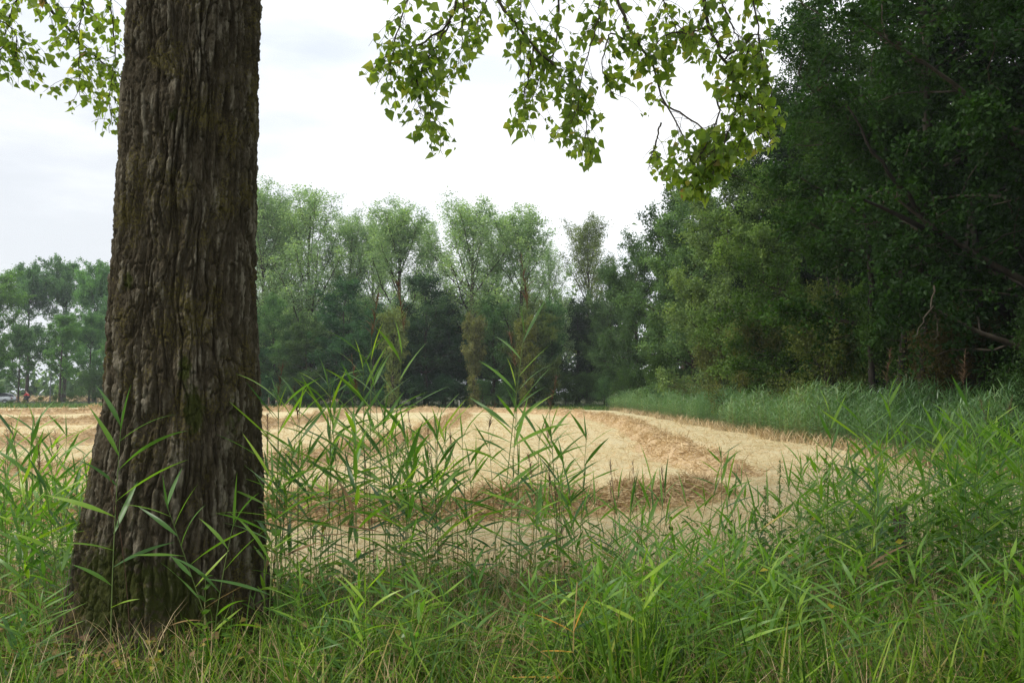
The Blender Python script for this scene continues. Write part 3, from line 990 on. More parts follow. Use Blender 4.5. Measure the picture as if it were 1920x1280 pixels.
limb_thing('leaning_trunk', 'thick dark trunk leaning left out of the wood at the right edge', 'tree trunk',
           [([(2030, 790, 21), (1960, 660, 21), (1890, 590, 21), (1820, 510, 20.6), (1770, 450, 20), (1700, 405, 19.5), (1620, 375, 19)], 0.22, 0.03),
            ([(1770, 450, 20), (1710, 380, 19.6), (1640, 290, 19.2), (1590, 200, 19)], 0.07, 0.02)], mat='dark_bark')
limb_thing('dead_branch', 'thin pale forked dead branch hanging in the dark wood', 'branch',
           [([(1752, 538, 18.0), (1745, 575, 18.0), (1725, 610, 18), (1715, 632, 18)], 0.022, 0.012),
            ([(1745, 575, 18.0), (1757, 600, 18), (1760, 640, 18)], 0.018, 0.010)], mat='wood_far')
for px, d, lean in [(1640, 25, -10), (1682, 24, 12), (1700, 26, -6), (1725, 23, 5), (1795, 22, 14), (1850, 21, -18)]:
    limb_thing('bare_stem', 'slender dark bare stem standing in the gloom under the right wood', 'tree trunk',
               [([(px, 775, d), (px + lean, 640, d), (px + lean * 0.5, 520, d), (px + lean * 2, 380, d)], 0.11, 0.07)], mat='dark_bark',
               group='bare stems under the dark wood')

# shrubs at the foot of the right wood
GS = 'shrubs along the foot of the right wood'
for i_, (x, y, h, wd, col, lab) in enumerate([
        (10.6, 72, 3.2, 1.1, (0.06, 0.12, 0.035), 'dark green shrub at the far corner of the field'),
        (11.0, 60, 3.4, 1.0, (0.07, 0.13, 0.035), 'green shrub behind the far end of the reed belt'),
        (11.6, 45, 4.2, 1.0, (0.13, 0.15, 0.055), 'olive grey shrub below the olive trees'),
        (11.2, 36, 4.0, 1.0, (0.13, 0.145, 0.05), 'pale olive shrub bulging over the reed belt'),
        (11.6, 29.5, 4.2, 1.0, (0.10, 0.13, 0.035), 'yellow green shrub where the dark wood begins'),
        (11.8, 25, 3.6, 0.95, (0.045, 0.095, 0.02), 'fresh green shrub at the brink of the dark wood'),
        (11.6, 21, 3.0, 1.0, (0.065, 0.055, 0.022), 'reddish brown shrub with autumn tinted leaves'),
        (12.0, 17.5, 2.9, 1.0, (0.035, 0.075, 0.02), 'dark shrub beside the reddish one'),
        (11.3, 14.5, 2.7, 1.0, (0.035, 0.08, 0.025), 'dark green shrub below the bare stems'),
        (10.8, 12.0, 2.75, 0.95, (0.04, 0.085, 0.03), 'dark bushy shrub cut by the right edge'),
        (9.7, 14.2, 2.1, 0.8, (0.035, 0.08, 0.022), 'small dark shrub in front of the bare stems')]):
    put_tree('shrub', 'shrub', 'bush', i_, x, y, h, wd * 0.9, col, lab, GS)

# bushes of the left verge and at the foot of the far wood
GV = 'bushes on the roadside verge at the left'
for i_, (px, d, h, col, lab) in enumerate([
        (-30, 100, 0.5, (0.09, 0.14, 0.04), 'low bush before the car at the left edge'),
        (20, 98, 0.42, (0.11, 0.15, 0.04), 'low light bush below the tail of the car'),
        (48, 97, 0.55, (0.14, 0.15, 0.03), 'yellowish low bush hiding the bicycle'),
        (78, 98, 0.8, (0.10, 0.15, 0.04), 'low bush right of the cyclist'),
        (105, 97, 0.95, (0.07, 0.12, 0.035), 'green bush below the lamp post'),
        (135, 98, 1.2, (0.06, 0.12, 0.04), 'dark bush at the foot of the thick stem'),
        (168, 97, 3.6, (0.07, 0.13, 0.055), 'bluish green bush left of the big trunk'),
        (200, 98, 2.8, (0.10, 0.15, 0.07), 'grey green bush touching the left side of the big trunk')]):
    put_tree('verge_bush', 'bush', 'bush', i_, (px - 960) / F * d, d, h, 1.3, col, lab, GV)
GF = 'bushes at the foot of the far wood'
for i_, (px, d, h, col, lab) in enumerate([
        (495, 82, 2.6, DRK, 'dark bush at the foot of the far wood beside the trunk'),
        (545, 82, 2.3, MIDG, 'green bush below the two leftmost far poplars'),
        (600, 82, 2.8, DRK, 'dark bush under the light ivy stem'),
        (665, 81, 2.4, DRK, 'dark bush left of the tall ivy clad stem'),
        (720, 81, 2.2, MIDG, 'low bush touching the tall ivy clad stem'),
        (780, 81, 2.6, DRK, 'dark bush below the bluish black round tree'),
        (835, 81, 2.6, DRK, 'dark bush left of the brownish ivy column'),
        (905, 81, 2.2, MIDG, 'green bush right of the brownish ivy column'),
        (955, 81, 2.4, MIDG, 'green bush left of the wide ivy column'),
        (1020, 81, 2.4, (0.08, 0.14, 0.05), 'light bush left below the misty gap'),
        (1060, 84, 2.8, (0.09, 0.16, 0.05), 'light green bush below the misty gap'),
        (1100, 84, 2.8, (0.08, 0.15, 0.05), 'light green bush right below the misty gap'),
        (1140, 82, 2.6, MIDG, 'green bush before the first tree of the right wood')]):
    put_tree('far_bush', 'bush', 'bush', i_, (px - 960) / F * d, d, h, 1.35, col, lab, GF)

# far away woods fading in the haze
def tree_line(name, label, x0, x1, y, hmin, hmax, n, seed, col):
    rg = np.random.default_rng(seed)
    k = n // 60
    cx = rg.uniform(x0, x1, k)
    hh = rg.uniform(hmin, hmax, k)
    c = np.stack([cx, y + rg.normal(0, 6, k), hh * 0.5], -1)
    P = c[:, None] + rg.normal(0, 1, (k, 60, 3)) * np.stack([hh * 0.28, hh * 0.2, hh * 0.27], -1)[:, None]
    P = P.reshape(-1, 3)
    P = P[P[:, 2] > 0]
    fr = frames(rg.normal(0, 1, (len(P), 3)), rg.normal(0, 1, (len(P), 3)) + np.array([0, 0, 0.5]))
    a, b = leaf_quads(P, fr, rg.uniform(0.8, 1.6, len(P)), 0.8)
    m = new_mesh(name, a, b, M['tree_leaf'], np.tile(rg.random(len(P)), 2))
    return tag(link(name, m, color=col), label, 'wood', kind='stuff')


tree_line('distant_wood', 'blue hazy line of woods on the horizon', -420, 260, 330, 9, 17, 9000, 71, (0.06, 0.10, 0.05))
tree_line('hedge_line', 'low green hedge line behind the meadow on the left', -150, -60, 158, 3, 7, 6000, 73, (0.10, 0.17, 0.08))
tree_line('misty_wood', 'bluish misty trees seen through the gap beside the right wood', 0, 34, 165, 9, 25, 3000, 72, (0.07, 0.12, 0.07))

# ------------------------------------------------------------------ blades: grass strips and reeds
def strip(base, az, el, L, W, droop, twist, seg, rg, fold=0.25, prof='leaf', sway=0.0):
    """one long leaf: seg x 2 quads along a curve that bends down; returns verts, quads"""
    p = np.array(base, float)
    pts, dirs = [p.copy()], []
    e, a = el, az
    for k in range(seg):
        t = (k + 1) / seg
        e = el - droop * t ** 1.5
        a = az + sway * t
        d = np.array([math.cos(a) * math.cos(e), math.sin(a) * math.cos(e), math.sin(e)])
        dirs.append(d)
        p = p + d * L / seg
        pts.append(p.copy())
    dirs.append(dirs[-1])
    V = []
    for k in range(seg + 1):
        t = k / seg
        if prof == 'leaf':
            wv = W * (0.3 + 0.7 * min(1, t / 0.3)) * (1 - max(0, (t - 0.28) / 0.72) ** 1.25) * 0.5
        else:
            wv = W * (1 - t ** 1.5) * 0.5
        wv = max(wv, W * 0.01)
        d = dirs[k]
        s = np.cross(d, [0, 0, 1.0])
        nn = np.linalg.norm(s)
        s = s / nn if nn > 1e-3 else np.array([1.0, 0, 0])
        n = np.cross(s, d)
        tw = twist * t
        s2 = s * math.cos(tw) + n * math.sin(tw)
        n2 = -s * math.sin(tw) + n * math.cos(tw)
        V += [pts[k] - s2 * wv + n2 * wv * fold, pts[k], pts[k] + s2 * wv + n2 * wv * fold]
    Q = []
    for k in range(seg):
        for c in (0, 1):
            Q.append([3 * k + c, 3 * k + c + 1, 3 * k + c + 4, 3 * k + c + 3])
    return np.array(V), np.array(Q)


def reed_shape(seed, H, nleaf, lean=0.06, seg=8, leafL=(0.32, 0.50), leafW=(0.024, 0.038), first=0.25, last=0.93, windy=0.0):
    rg = np.random.default_rng(seed)
    la = rg.uniform(0, 6.28)
    n = 9
    t = np.linspace(0, 1, n)
    off = H * lean * t ** 1.8
    S = np.stack([np.cos(la) * off, np.sin(la) * off * 0.6, H * t], -1)
    Rr = np.linspace(0.0042, 0.0018, n) * (H / 1.8) ** 0.3
    leaves = []
    for k in range(nleaf):
        f = first + (last - first) * (k / max(1, nleaf - 1)) ** 0.9
        b = np.array([np.interp(f, t, S[:, c]) for c in range(3)])
        az = (0 if k % 2 == 0 else math.pi) + rg.normal(0, 0.45)
        if windy and rg.random() < windy:
            az = rg.normal(0, 0.5)
        top = (f - first) / (last - first)
        el = R(22 + 34 * top + rg.normal(0, 9))
        L = rg.uniform(*leafL) * (1 - 0.35 * abs(top - 0.55) * 1.6) * min(1.0, 0.75 + H * 0.14)
        W = rg.uniform(*leafW)
        leaves.append(strip(b, az, el, L, W, R(rg.uniform(0, 34)), rg.uniform(-1.6, 1.6), seg, rg, sway=rg.uniform(-0.3, 0.3)))
    b = S[-1]
    leaves.append(strip(b - (S[-1] - S[-2]) * 0.6, rg.uniform(0, 6), R(78), 0.26, 0.014, R(15), 0.6, seg, rg))
    return S, Rr, leaves, rg


def panicle_mesh(base, H, rg, bend=0.35):
    """brown plume: a drooping axis with many fine branchlets and spikelets"""
    bag = Bag()
    a0 = rg.uniform(-0.5, 0.5)
    n = 7
    t = np.linspace(0, 1, n)
    ax = np.array(base) + np.stack([np.sin(t * bend) * H * 0.5 * math.cos(a0), np.sin(t * bend) * H * 0.4 * math.sin(a0), H * t], -1)
    V, Q = tubes(ax[None], (np.linspace(0.0018, 0.0006, n))[None], 3)
    bag.add(V, Q, 0.3)
    for k in range(46):
        f = rg.uniform(0.02, 0.95)
        b = np.array([np.interp(f, t, ax[:, c]) for c in range(3)])
        V, Q = strip(b, rg.uniform(0, 6.28), R(rg.uniform(50, 80)), H * rg.uniform(0.15, 0.32) * (1.1 - f * 0.6), 0.006, R(rg.uniform(10, 50)), 1.0, 3, rg, prof='grass')
        bag.add(V, Q, rg.random())
    return bag.mesh('panicle', M['panicle'])


REEDS = {}


def reed_proto(kind, seed, H, nleaf, panicle=0.0, **kw):
    S, Rr, leaves, rg = reed_shape(seed, H, nleaf, **kw)
    V, Q = tubes(S[None], Rr[None], 5)
    zz = V[Q].mean(1)[:, 2] / H
    stem = new_mesh('stem', V, Q, M['reed_stem'], np.clip(0.75 - zz * 0.7, 0, 1), smooth=True)
    lm = [new_mesh('leaf', v, q, M['reed_dead'] if rg.random() < (0.12 if k_ < 3 else 0.02) else M['reed_leaf'], np.full(len(q), np.clip(rg.normal(0.45, 0.25), 0, 1)), smooth=True) for k_, (v, q) in enumerate(leaves)]
    pm = panicle_mesh(S[-1], panicle, rg) if panicle else None
    REEDS.setdefault(kind, []).append((H, stem, lm, pm))


for k in range(6):
    reed_proto('tall', 700 + k, 2.1, 13 + k % 3, lean=0.05, leafL=(0.38, 0.58), first=0.36, last=0.94)
for k in range(3):
    reed_proto('plume', 720 + k, 2.0, 8 + k, 0.34, lean=0.05, leafL=(0.34, 0.52), first=0.4, last=0.9)
for k in range(6):
    reed_proto('mid', 740 + k, 1.4, 11 + k % 3, lean=0.10, leafL=(0.32, 0.50), first=0.28, last=0.94)
for k in range(5):
    reed_proto('low', 760 + k, 0.85, 7 + k % 2, lean=0.14, leafL=(0.26, 0.40), leafW=(0.018, 0.030), first=0.15, last=0.9)


def put_reed(kind, var, x, y, h, label, group, rz, tilt=(0, 0), name='reed'):
    H, stem, lm, pm = REEDS[kind][var % len(REEDS[kind])]
    s = h / H
    sw = max(0.75, min(1.15, s ** 0.5))
    r = thing(name, label, 'reed', (x, y, 0), rz, group, (sw, sw, s))
    r.rotation_euler = (tilt[1], tilt[0], rz)
    link('stem', stem, r)
    for m_ in lm:
        link('leaf', m_, r)
    if pm:
        link('panicle', pm, r)
    return r


# single reeds one can point at: px of the foot, px and py of the tip, distance, kind, label
HERO = [
    (700, 690, 632, 5.0, 'plume', 0, 0.1, 'tall reed with a thin brown plume, left one of the middle pair above the field'),
    (722, 708, 622, 5.1, 'plume', 1, 3.3, 'tall reed with a brown plume, right one of the middle pair above the field'),
    (690, 682, 655, 5.3, 'tall', 0, 0.4, 'leafy reed with a steep spear leaf just left of the plumed middle pair'),
    (925, 892, 575, 5.0, 'plume', 2, 3.1, 'tallest reed, its brown plume before the forked far poplar'),
    (975, 978, 690, 5.4, 'plume', 0, 2.9, 'tall reed with a hazy plume right of the tallest reed'),
    (1048, 1045, 775, 5.2, 'plume', 1, 0.2, 'lone plumed reed with few leaves pointing right over the field'),
    (620, 597, 740, 5.2, 'plume', 2, 3.4, 'plumed reed between the trunk and the middle pair'),
    (540, 517, 742, 5.5, 'plume', 0, 0.3, 'plumed reed standing close right of the big trunk'),
    (533, 508, 722, 4.9, 'tall', 1, 0.0, 'reed with a broad bent leaf close right of the big trunk'),
    (615, 590, 700, 5.3, 'tall', 2, 3.1, 'leafy tall reed a step right of the big trunk'),
    (770, 742, 755, 5.4, 'tall', 3, 0.2, 'leafy reed right of the plumed middle pair'),
    (845, 885, 770, 5.3, 'tall', 4, 2.8, 'leafy reed just left of the tallest reed'),
    (880, 870, 800, 5.6, 'mid', 0, 0.0, 'shorter leafy reed at the foot of the tallest reed'),
    (225, 205, 770, 4.45, 'mid', 1, 0.2, 'reed rising in front of the left edge of the big trunk'),
    (440, 320, 905, 4.4, 'mid', 2, 0.1, 'thin reed leaning left across the foot of the big trunk'),
    (408, 400, 955, 4.3, 'low', 0, 0.3, 'short reed upright before the dark foot of the big trunk'),
    (505, 462, 870, 4.35, 'mid', 3, 3.3, 'reed leaning left over the right edge of the big trunk'),
    (70, 60, 790, 5.2, 'mid', 4, 0.1, 'leafy reed in the left thicket with a tip above the hay'),
    (100, 88, 772, 5.4, 'tall', 5, 0.3, 'highest reed of the left thicket'),
    (1560, 1553, 745, 5.8, 'tall', 0, 0.1, 'reed with long pale drooping leaves at the left of the right thicket'),
    (1690, 1672, 720, 6.2, 'plume', 1, 0.2, 'plumed reed before the gloom of the right wood'),
    (1860, 1838, 720, 6.0, 'plume', 2, 0.0, 'plumed reed near the right edge'),
    (1765, 1750, 765, 6.3, 'tall', 1, 0.3, 'reed with shining leaves between the two plumed ones at the right'),
    (1590, 1580, 930, 4.8, 'mid', 5, 3.2, 'broad leaved reed low in the right foreground, leaves fanned to both sides'),
    (655, 640, 690, 5.2, 'tall', 3, 0.1, 'leafy tall reed left of the plumed middle pair with leaves fanned to the right'),
    (735, 728, 690, 5.0, 'tall', 5, 0.2, 'leafy tall reed right behind the plumed middle pair'),
    (565, 560, 735, 5.1, 'tall', 0, 3.2, 'leafy reed between the two plumed ones next to the big trunk'),
    (955, 948, 740, 5.1, 'tall', 2, 0.4, 'leafy reed close right of the tallest plumed reed'),
    (1000, 1010, 800, 5.1, 'mid', 1, 0.2, 'leafy reed left beside the lone plumed reed'),
    (810, 800, 800, 5.3, 'mid', 3, 0.1, 'leafy reed midway between the middle pair and the tallest reed'),
    (1640, 1625, 770, 5.6, 'tall', 4, 0.0, 'leafy tall reed left of the weathered fence post'),
    (1720, 1712, 790, 5.4, 'tall', 3, 3.2, 'leafy tall reed right of the weathered fence post'),
    (1352, 1345, 840, 5.8, 'tall', 2, 0.2, 'slim lone reed right of the hay heap'),
]
rr_ = random.Random(5)
for k, (pb, pt, ty, d, kind, var, rz, lab) in enumerate(HERO):
    tp_ = at(pt, ty, d)
    bx = (pb - 960) / F * d
    h = tp_[2]
    lean_y = math.atan2(tp_[0] - bx, h)
    put_reed(kind, var, bx, d, h, lab, None, rz, tilt=(lean_y, rr_.uniform(-0.05, 0.05)))

ZONES = [
    # label / group, px range, tip y range, distance range, count, seed
    ('green reed in the crowded thicket left of the big trunk', (-70, 185), (800, 950), (4.9, 7.0), 42),
    ('reed in the dense leafy thicket between the big trunk and the middle of the photo', (490, 800), (775, 960), (4.8, 6.6), 40),
    ('reed in the looser stand right of the middle in front of the field', (800, 1110), (800, 980), (4.9, 6.8), 36),
    ('low sparse reed in front of the hay heap', (1110, 1480), (890, 1040), (4.9, 6.8), 46),
    ('reed in the tall pale leaved thicket at the right', (1500, 1990), (775, 960), (5.2, 9.0), 81)]
SLICES = [(-200, 20, 'at the left edge below the car'), (20, 75, 'below the yellowish verge bush'), (75, 130, 'below the thick stemmed roadside tree'),
          (130, 250, 'brushing the left side of the big trunk'), (250, 540, 'brushing the right side of the big trunk'),
          (540, 590, 'below the second poplar from the trunk'), (590, 640, 'just left of the plumed middle pair'), (640, 690, 'before the foot of the plumed middle pair'),
          (690, 745, 'close right of the plumed middle pair'), (745, 800, 'below the bluish black round tree'), (800, 855, 'left of the tallest plumed reed'),
          (855, 910, 'at the foot of the tallest plumed reed'), (910, 965, 'close right of the tallest plumed reed'), (965, 1020, 'below the straight stemmed poplar'),
          (1020, 1110, 'around the lone plumed reed'), (1110, 1180, 'before the left end of the hay heap'), (1180, 1250, 'before the middle of the hay heap'),
          (1250, 1330, 'before the right end of the hay heap'), (1330, 1410, 'left of the dock seed spikes'), (1410, 1500, 'beside the dock seed spikes'),
          (1500, 1560, 'at the left rim of the right thicket'), (1560, 1620, 'behind the broad leaved fanned reed'), (1620, 1680, 'near the weathered fence post'),
          (1680, 1740, 'below the bare stems of the wood'), (1740, 1800, 'below the thin forked dead branch'), (1800, 1860, 'around the plumed reed near the right edge'),
          (1860, 2200, 'cut off by the right edge')]
ORD = ['highest', 'second highest', 'third highest', 'fourth highest', 'fifth highest', 'sixth highest', 'seventh highest']
made = []
for zi, (lab, xr, yr, dr, cnt) in enumerate(ZONES):
    rg = np.random.default_rng(900 + zi)
    for k in range(cnt):
        d = rg.uniform(*dr)
        px = rg.uniform(*xr)
        ty = rg.uniform(*yr)
        if zi == 1 and rg.random() < 0.25:
            ty -= 50
        if zi == 4:
            ty = yr[0] + (1870 - min(px, 1870)) * 0.28 + rg.uniform(-10, 190)
        h = max(0.5, at(px, ty, d)[2])
        kind = 'low' if h < 1.05 else ('mid' if h < 1.62 else 'tall')
        if h > 1.0 and rg.random() < 0.10:
            kind = 'plume'
        rz = rg.normal(0, 0.55) + (math.pi if rg.random() < 0.4 else 0)
        made.append((px, ty, d, h, kind, int(rg.integers(0, 6)), rz, (rg.normal(0, 0.06), rg.normal(0, 0.05)), lab))
for x0_, x1_, phrase in SLICES:
    grp_ = sorted([m_ for m_ in made if x0_ <= m_[0] < x1_], key=lambda m_: m_[1])
    for k, (px, ty, d, h, kind, var, rz, tl_, lab) in enumerate(grp_):
        what = 'plumed reed' if kind == 'plume' else 'leafy reed'
        if k < len(ORD):
            lb = ORD[k] + ' common reed ' + phrase + (', with a brown plume' if kind == 'plume' else '')
        else:
            lb = 'low reed ' + phrase + (', with a brown plume' if kind == 'plume' else '')
        put_reed(kind, var, (px - 960) / F * d, d, h, lb, 'reeds ' + phrase, rz, tilt=tl_)

# broken reed with orange leaves
rg = np.random.default_rng(55)
root = thing('withered_reed', 'broken withered reed with orange yellow leaves low in the foreground', 'reed', (*at(1085, 1290, 3.8)[:2], 0))
b0 = np.array(root.location)
sp = np.array([[0, 0, 0.0], [-0.03, 0.0, 0.22], [-0.02, 0.02, 0.48], [0.0, 0.05, 0.70]])
V, Q = tubes(sp[None], np.full((1, 4), 0.0035), 5)
link('stem', new_mesh('stem', V, Q, M['reed_stem'], np.full(len(Q), 1.0), smooth=True), root)
for z, az, el, L, W, dr_ in [(0.12, 3.1, 0.05, 0.30, 0.022, 0.1), (0.24, 3.2, 0.12, 0.17, 0.014, 0.15), (0.33, 2.9, 0.45, 0.22, 0.012, 0.2), (0.34, 0.6, 1.1, 0.2, 0.013, 0.3), (0.06, 0.0, -0.3, 0.18, 0.018, 0.3), (0.1, 0.3, -0.5, 0.16, 0.014, 0.2)]:
    v, q = strip((-0.02, 0.0, z + 0.15), az, el, L, W, dr_, 0.5, 7, rg)
    link('leaf', new_mesh('leaf', v, q, M['reed_yellow'], np.full(len(q), rg.random()), smooth=True), root)

# dry dark stalks
GD = 'thin dry dark stalks among the reeds'
for k, (pb, pt, ty, d) in enumerate([(812, 765, 775, 5.6), (822, 800, 780, 5.7), (856, 843, 800, 5.6), (700, 683, 850, 5.4), (1045, 1028, 870, 5.2), (1058, 1040, 900, 5.3), (1150, 1144, 862, 5.7), (1190, 1186, 865, 5.9), (250, 205, 880, 4.5), (1262, 1240, 880, 5.8)]):
    a, b = at(pb, 1150, d), at(pt, ty, d)
    a[2] = 0
    ph_ = [p_ for x0_, x1_, p_ in SLICES if x0_ <= pt < x1_][0]
    root = thing('dry_stalk', ('longer ' if k in (2, 5) else '') + 'thin dry brown stalk with a bristly tip ' + ph_, 'dry stalk', a, group=GD)
    t = np.linspace(0, 1, 7)[:, None]
    P = (b - a)[None] * t + np.array([[0.03, 0, 0]]) * np.sin(t * 3.1)
    bag = Bag()
    V, Q = tubes(P[None], np.linspace(0.003, 0.0015, 7)[None], 4)
    bag.add(V, Q, 0.2)
    for q in range(22):
        f = rg.uniform(0.75, 1.0)
        bb = P[0] + (P[-1] - P[0]) * f
        V, Q = strip(bb, rg.uniform(0, 6.28), R(70), 0.05, 0.005, 0.1, 1, 2, rg, prof='grass')
        bag.add(V, Q, rg.random())
    link('stem', bag.mesh('stem', M['panicle']), root)

# ------------------------------------------------------------------ nettles and other broad leaved herbs
def herb_leaf(base, az, el, L, W, rg, jag=True):
    seg = 7
    p = np.array(base, float)
    V = []
    for k in range(seg + 1):
        t = k / seg
        e = el - 0.7 * t
        d = np.array([math.cos(az) * math.cos(e), math.sin(az) * math.cos(e), math.sin(e)])
        if k:
            p = p + d * L / seg
        s = np.array([-math.sin(az), math.cos(az), 0])
        wv = W * 0.5 * (math.sin(math.pi * min(1, (t * 0.93 + 0.07)) ** 0.75)) * (1.0 if k % 2 else 0.84) + 0.0005
        up_ = np.array([0, 0, 1.0]) * wv * 0.35
        V += [p - s * wv + up_, p.copy(), p + s * wv + up_]
    Q = [[3 * k + c, 3 * k + c + 1, 3 * k + c + 4, 3 * k + c + 3] for k in range(seg) for c in (0, 1)]
    return np.array(V), np.array(Q)


HERBS = []
for k in range(4):
    rg = np.random.default_rng(800 + k)
    H = 0.9
    n = 6
    t = np.linspace(0, 1, n)
    S = np.stack([0.05 * np.sin(t * 2 + k), 0.04 * t, H * t], -1)
    V, Q = tubes(S[None], np.linspace(0.004, 0.002, n)[None], 4)
    stem = new_mesh('stem', V, Q, M['reed_stem'], np.full(len(Q), 0.2), smooth=True)
    lm = []
    for q in range(9):
        f = 0.2 + 0.8 * q / 8
        b = np.array([np.interp(f, t, S[:, c]) for c in range(3)])
        for side in (0, 1):
            az = (q % 2) * 1.57 + side * math.pi + rg.normal(0, 0.2)
            L = (0.11 - 0.075 * max(0, f - 0.45)) * rg.uniform(0.8, 1.15)
            v, fq = herb_leaf(b, az, R(rg.uniform(5, 40) + 25 * f), L, L * 0.55, rg)
            lm.append(new_mesh('leaf', v, fq, M['herb'], np.full(len(fq), np.clip(rg.normal(0.5, 0.22), 0, 0.97)), smooth=True))
    HERBS.append((H, stem, lm))


def put_herb(x, y, h, label, group, rz, tilt=(0, 0), name='nettle', cat='nettle', var=0):
    H, stem, lm = HERBS[var % 4]
    s = h / H
    sw = max(s, 0.7)
    r = thing(name, label, cat, (x, y, 0), rz, group, (sw, sw, s))
    r.rotation_euler = (tilt[1], tilt[0], rz)
    link('stem', stem, r)
    for m_ in lm:
        link('leaf', m_, r)


rg = np.random.default_rng(77)
LN = 'yellowish green nettle in the nettle patch at the right below the reeds'
nets = []
for k in range(58):
    d = rg.uniform(5.0, 6.8)
    px = rg.uniform(1370, 1960)
    ty = rg.uniform(960, 1090) - (px - 1370) * 0.12
    nets.append((px, ty, (px - 960) / F * d, d, max(0.35, at(px, ty, d)[2]), rg.uniform(0, 6.28), (rg.normal(0, 0.08), rg.normal(0, 0.08)), k))
for x0_, x1_, phrase in SLICES:
    for q, (px, ty, x, d, h, rz, tl_, k) in enumerate(sorted([m_ for m_ in nets if x0_ <= m_[0] < x1_], key=lambda m_: m_[1])):
        lb = ('' if q == 0 else ORD[q] if q < 7 else 'low')
        put_herb(x, d, h, (('highest ' if q == 0 else lb + ' ') + 'yellowish green nettle ' + phrase), 'nettles in the patch at the right', rz, tl_, var=k)
for k, (px, ty, d, lab) in enumerate([
        (380, 1085, 4.25, 'leafy green sprig climbing before the dark foot of the big trunk'),
        (400, 1180, 4.2, 'low leafy sprig at the foot of the big trunk, left one'),
        (440, 1160, 4.22, 'leafy sprig at the right corner of the foot of the big trunk'),
        (548, 1085, 4.7, 'broad leaved herb right of the foot of the big trunk'),
        (590, 1130, 4.8, 'low broad leaved herb among the reeds right of the trunk foot'),
        (510, 905, 4.75, 'tall slim herb with small paired leaves touching the right side of the big trunk'),
        (1030, 1140, 4.7, 'small leafy herb above the orange reed leaves'),
        (1240, 1110, 4.8, 'leafy herb in the middle of the right foreground grass'),
        (60, 1130, 4.6, 'broad leaved herb at the left edge of the grass')]):
    put_herb((px - 960) / F * d, d, max(0.2, at(px, ty, d)[2]), lab, None, k * 1.3, name='leafy_herb', cat='herb', var=k)

# dock with brown seed spikes
for k, (px, ty, d, lab) in enumerate([(1452, 862, 5.9, 'dark seed spike of dock standing before the field right of the hay heap'),
                                      (1432, 905, 6.0, 'shorter seed spike of dock left of the taller dark one'),
                                      (1552, 850, 6.1, 'dark seed spike of dock at the edge of the right thicket')]):
    h = at(px, ty, d)[2]
    root = thing('dock_plant', lab, 'dock', ((px - 960) / F * d, d, 0), k)
    t = np.linspace(0, 1, 6)
    S = np.stack([0.03 * t, 0.02 * np.sin(t * 3), h * t], -1)
    V, Q = tubes(S[None], np.linspace(0.005, 0.002, 6)[None], 5)
    link('stem', new_mesh('stem', V, Q, M['reed_stem'], np.full(len(Q), 0.5), smooth=True), root)
    n = 150
    f = 0.62 + 0.38 * rg.random(n)
    P = np.stack([np.interp(f, t, S[:, c]) for c in range(3)], -1) + rg.normal(0, 0.012, (n, 3)) * (1.3 - f)[:, None] * 1.8
    a, b = leaf_quads(P, rand_frames(n, rg, 0.8), rg.uniform(0.010, 0.02, n), 0.6)
    link('seed_spike', new_mesh('seed_spike', a, b, M['herb'], np.full(len(b), 0.35)), root)
    for q in range(5):
        v, fq = herb_leaf((0, 0, h * (0.2 + 0.1 * q)), q * 2.3, 0.6, 0.16, 0.04, rg)
        link('leaf', new_mesh('leaf', v, fq, M['herb'], np.full(len(fq), 0.5), smooth=True), root)

# ------------------------------------------------------------------ grass and low growth (uncountable)
def blades(name, label, X, Y, Lr, Wr, mat, seed, z0=0.0, el=(55, 85), droop=(20, 90), seg=4, nt=10, bias=0.5, sd=0.25):
    rg = np.random.default_rng(seed)
    n = len(X)
    bag = Bag()
    az = rg.uniform(0, 2 * math.pi, n)
    L = rg.uniform(Lr[0], Lr[1], n) if not isinstance(Lr, np.ndarray) else Lr
    for q in range(nt):
        sel = np.arange(q, n, nt)
        tv, tf = strip((0, 0, 0), 0, R(rg.uniform(*el)), 1.0, rg.uniform(*Wr), R(rg.uniform(*droop)), rg.uniform(-1, 1), seg, rg, fold=0.2, prof='grass', sway=rg.uniform(-0.5, 0.5))
        tv = tv.reshape(-1, 3, 3)[:, [0, 2]].reshape(-1, 3)     # flat strips: two columns only
        tf = np.array([[2 * k, 2 * k + 1, 2 * k + 3, 2 * k + 2] for k in range(seg)])
        c, s = np.cos(az[sel]), np.sin(az[sel])
        z = np.zeros(len(sel))
        Mx = np.stack([np.stack([c, -s, z], -1), np.stack([s, c, z], -1), np.stack([z, z, z + 1], -1)], 1) * L[sel][:, None, None]
        a, b = scatter(tv, tf, Mx, np.stack([X[sel], Y[sel], np.full(len(sel), z0)], -1))
        bag.add(a, b, np.repeat(np.clip(rg.normal(bias, sd, len(sel)), 0, 1), len(tf)))
    o = link(name, bag.mesh(name, mat))
    return tag(o, label, 'grass', kind='stuff')


rg = np.random.default_rng(66)
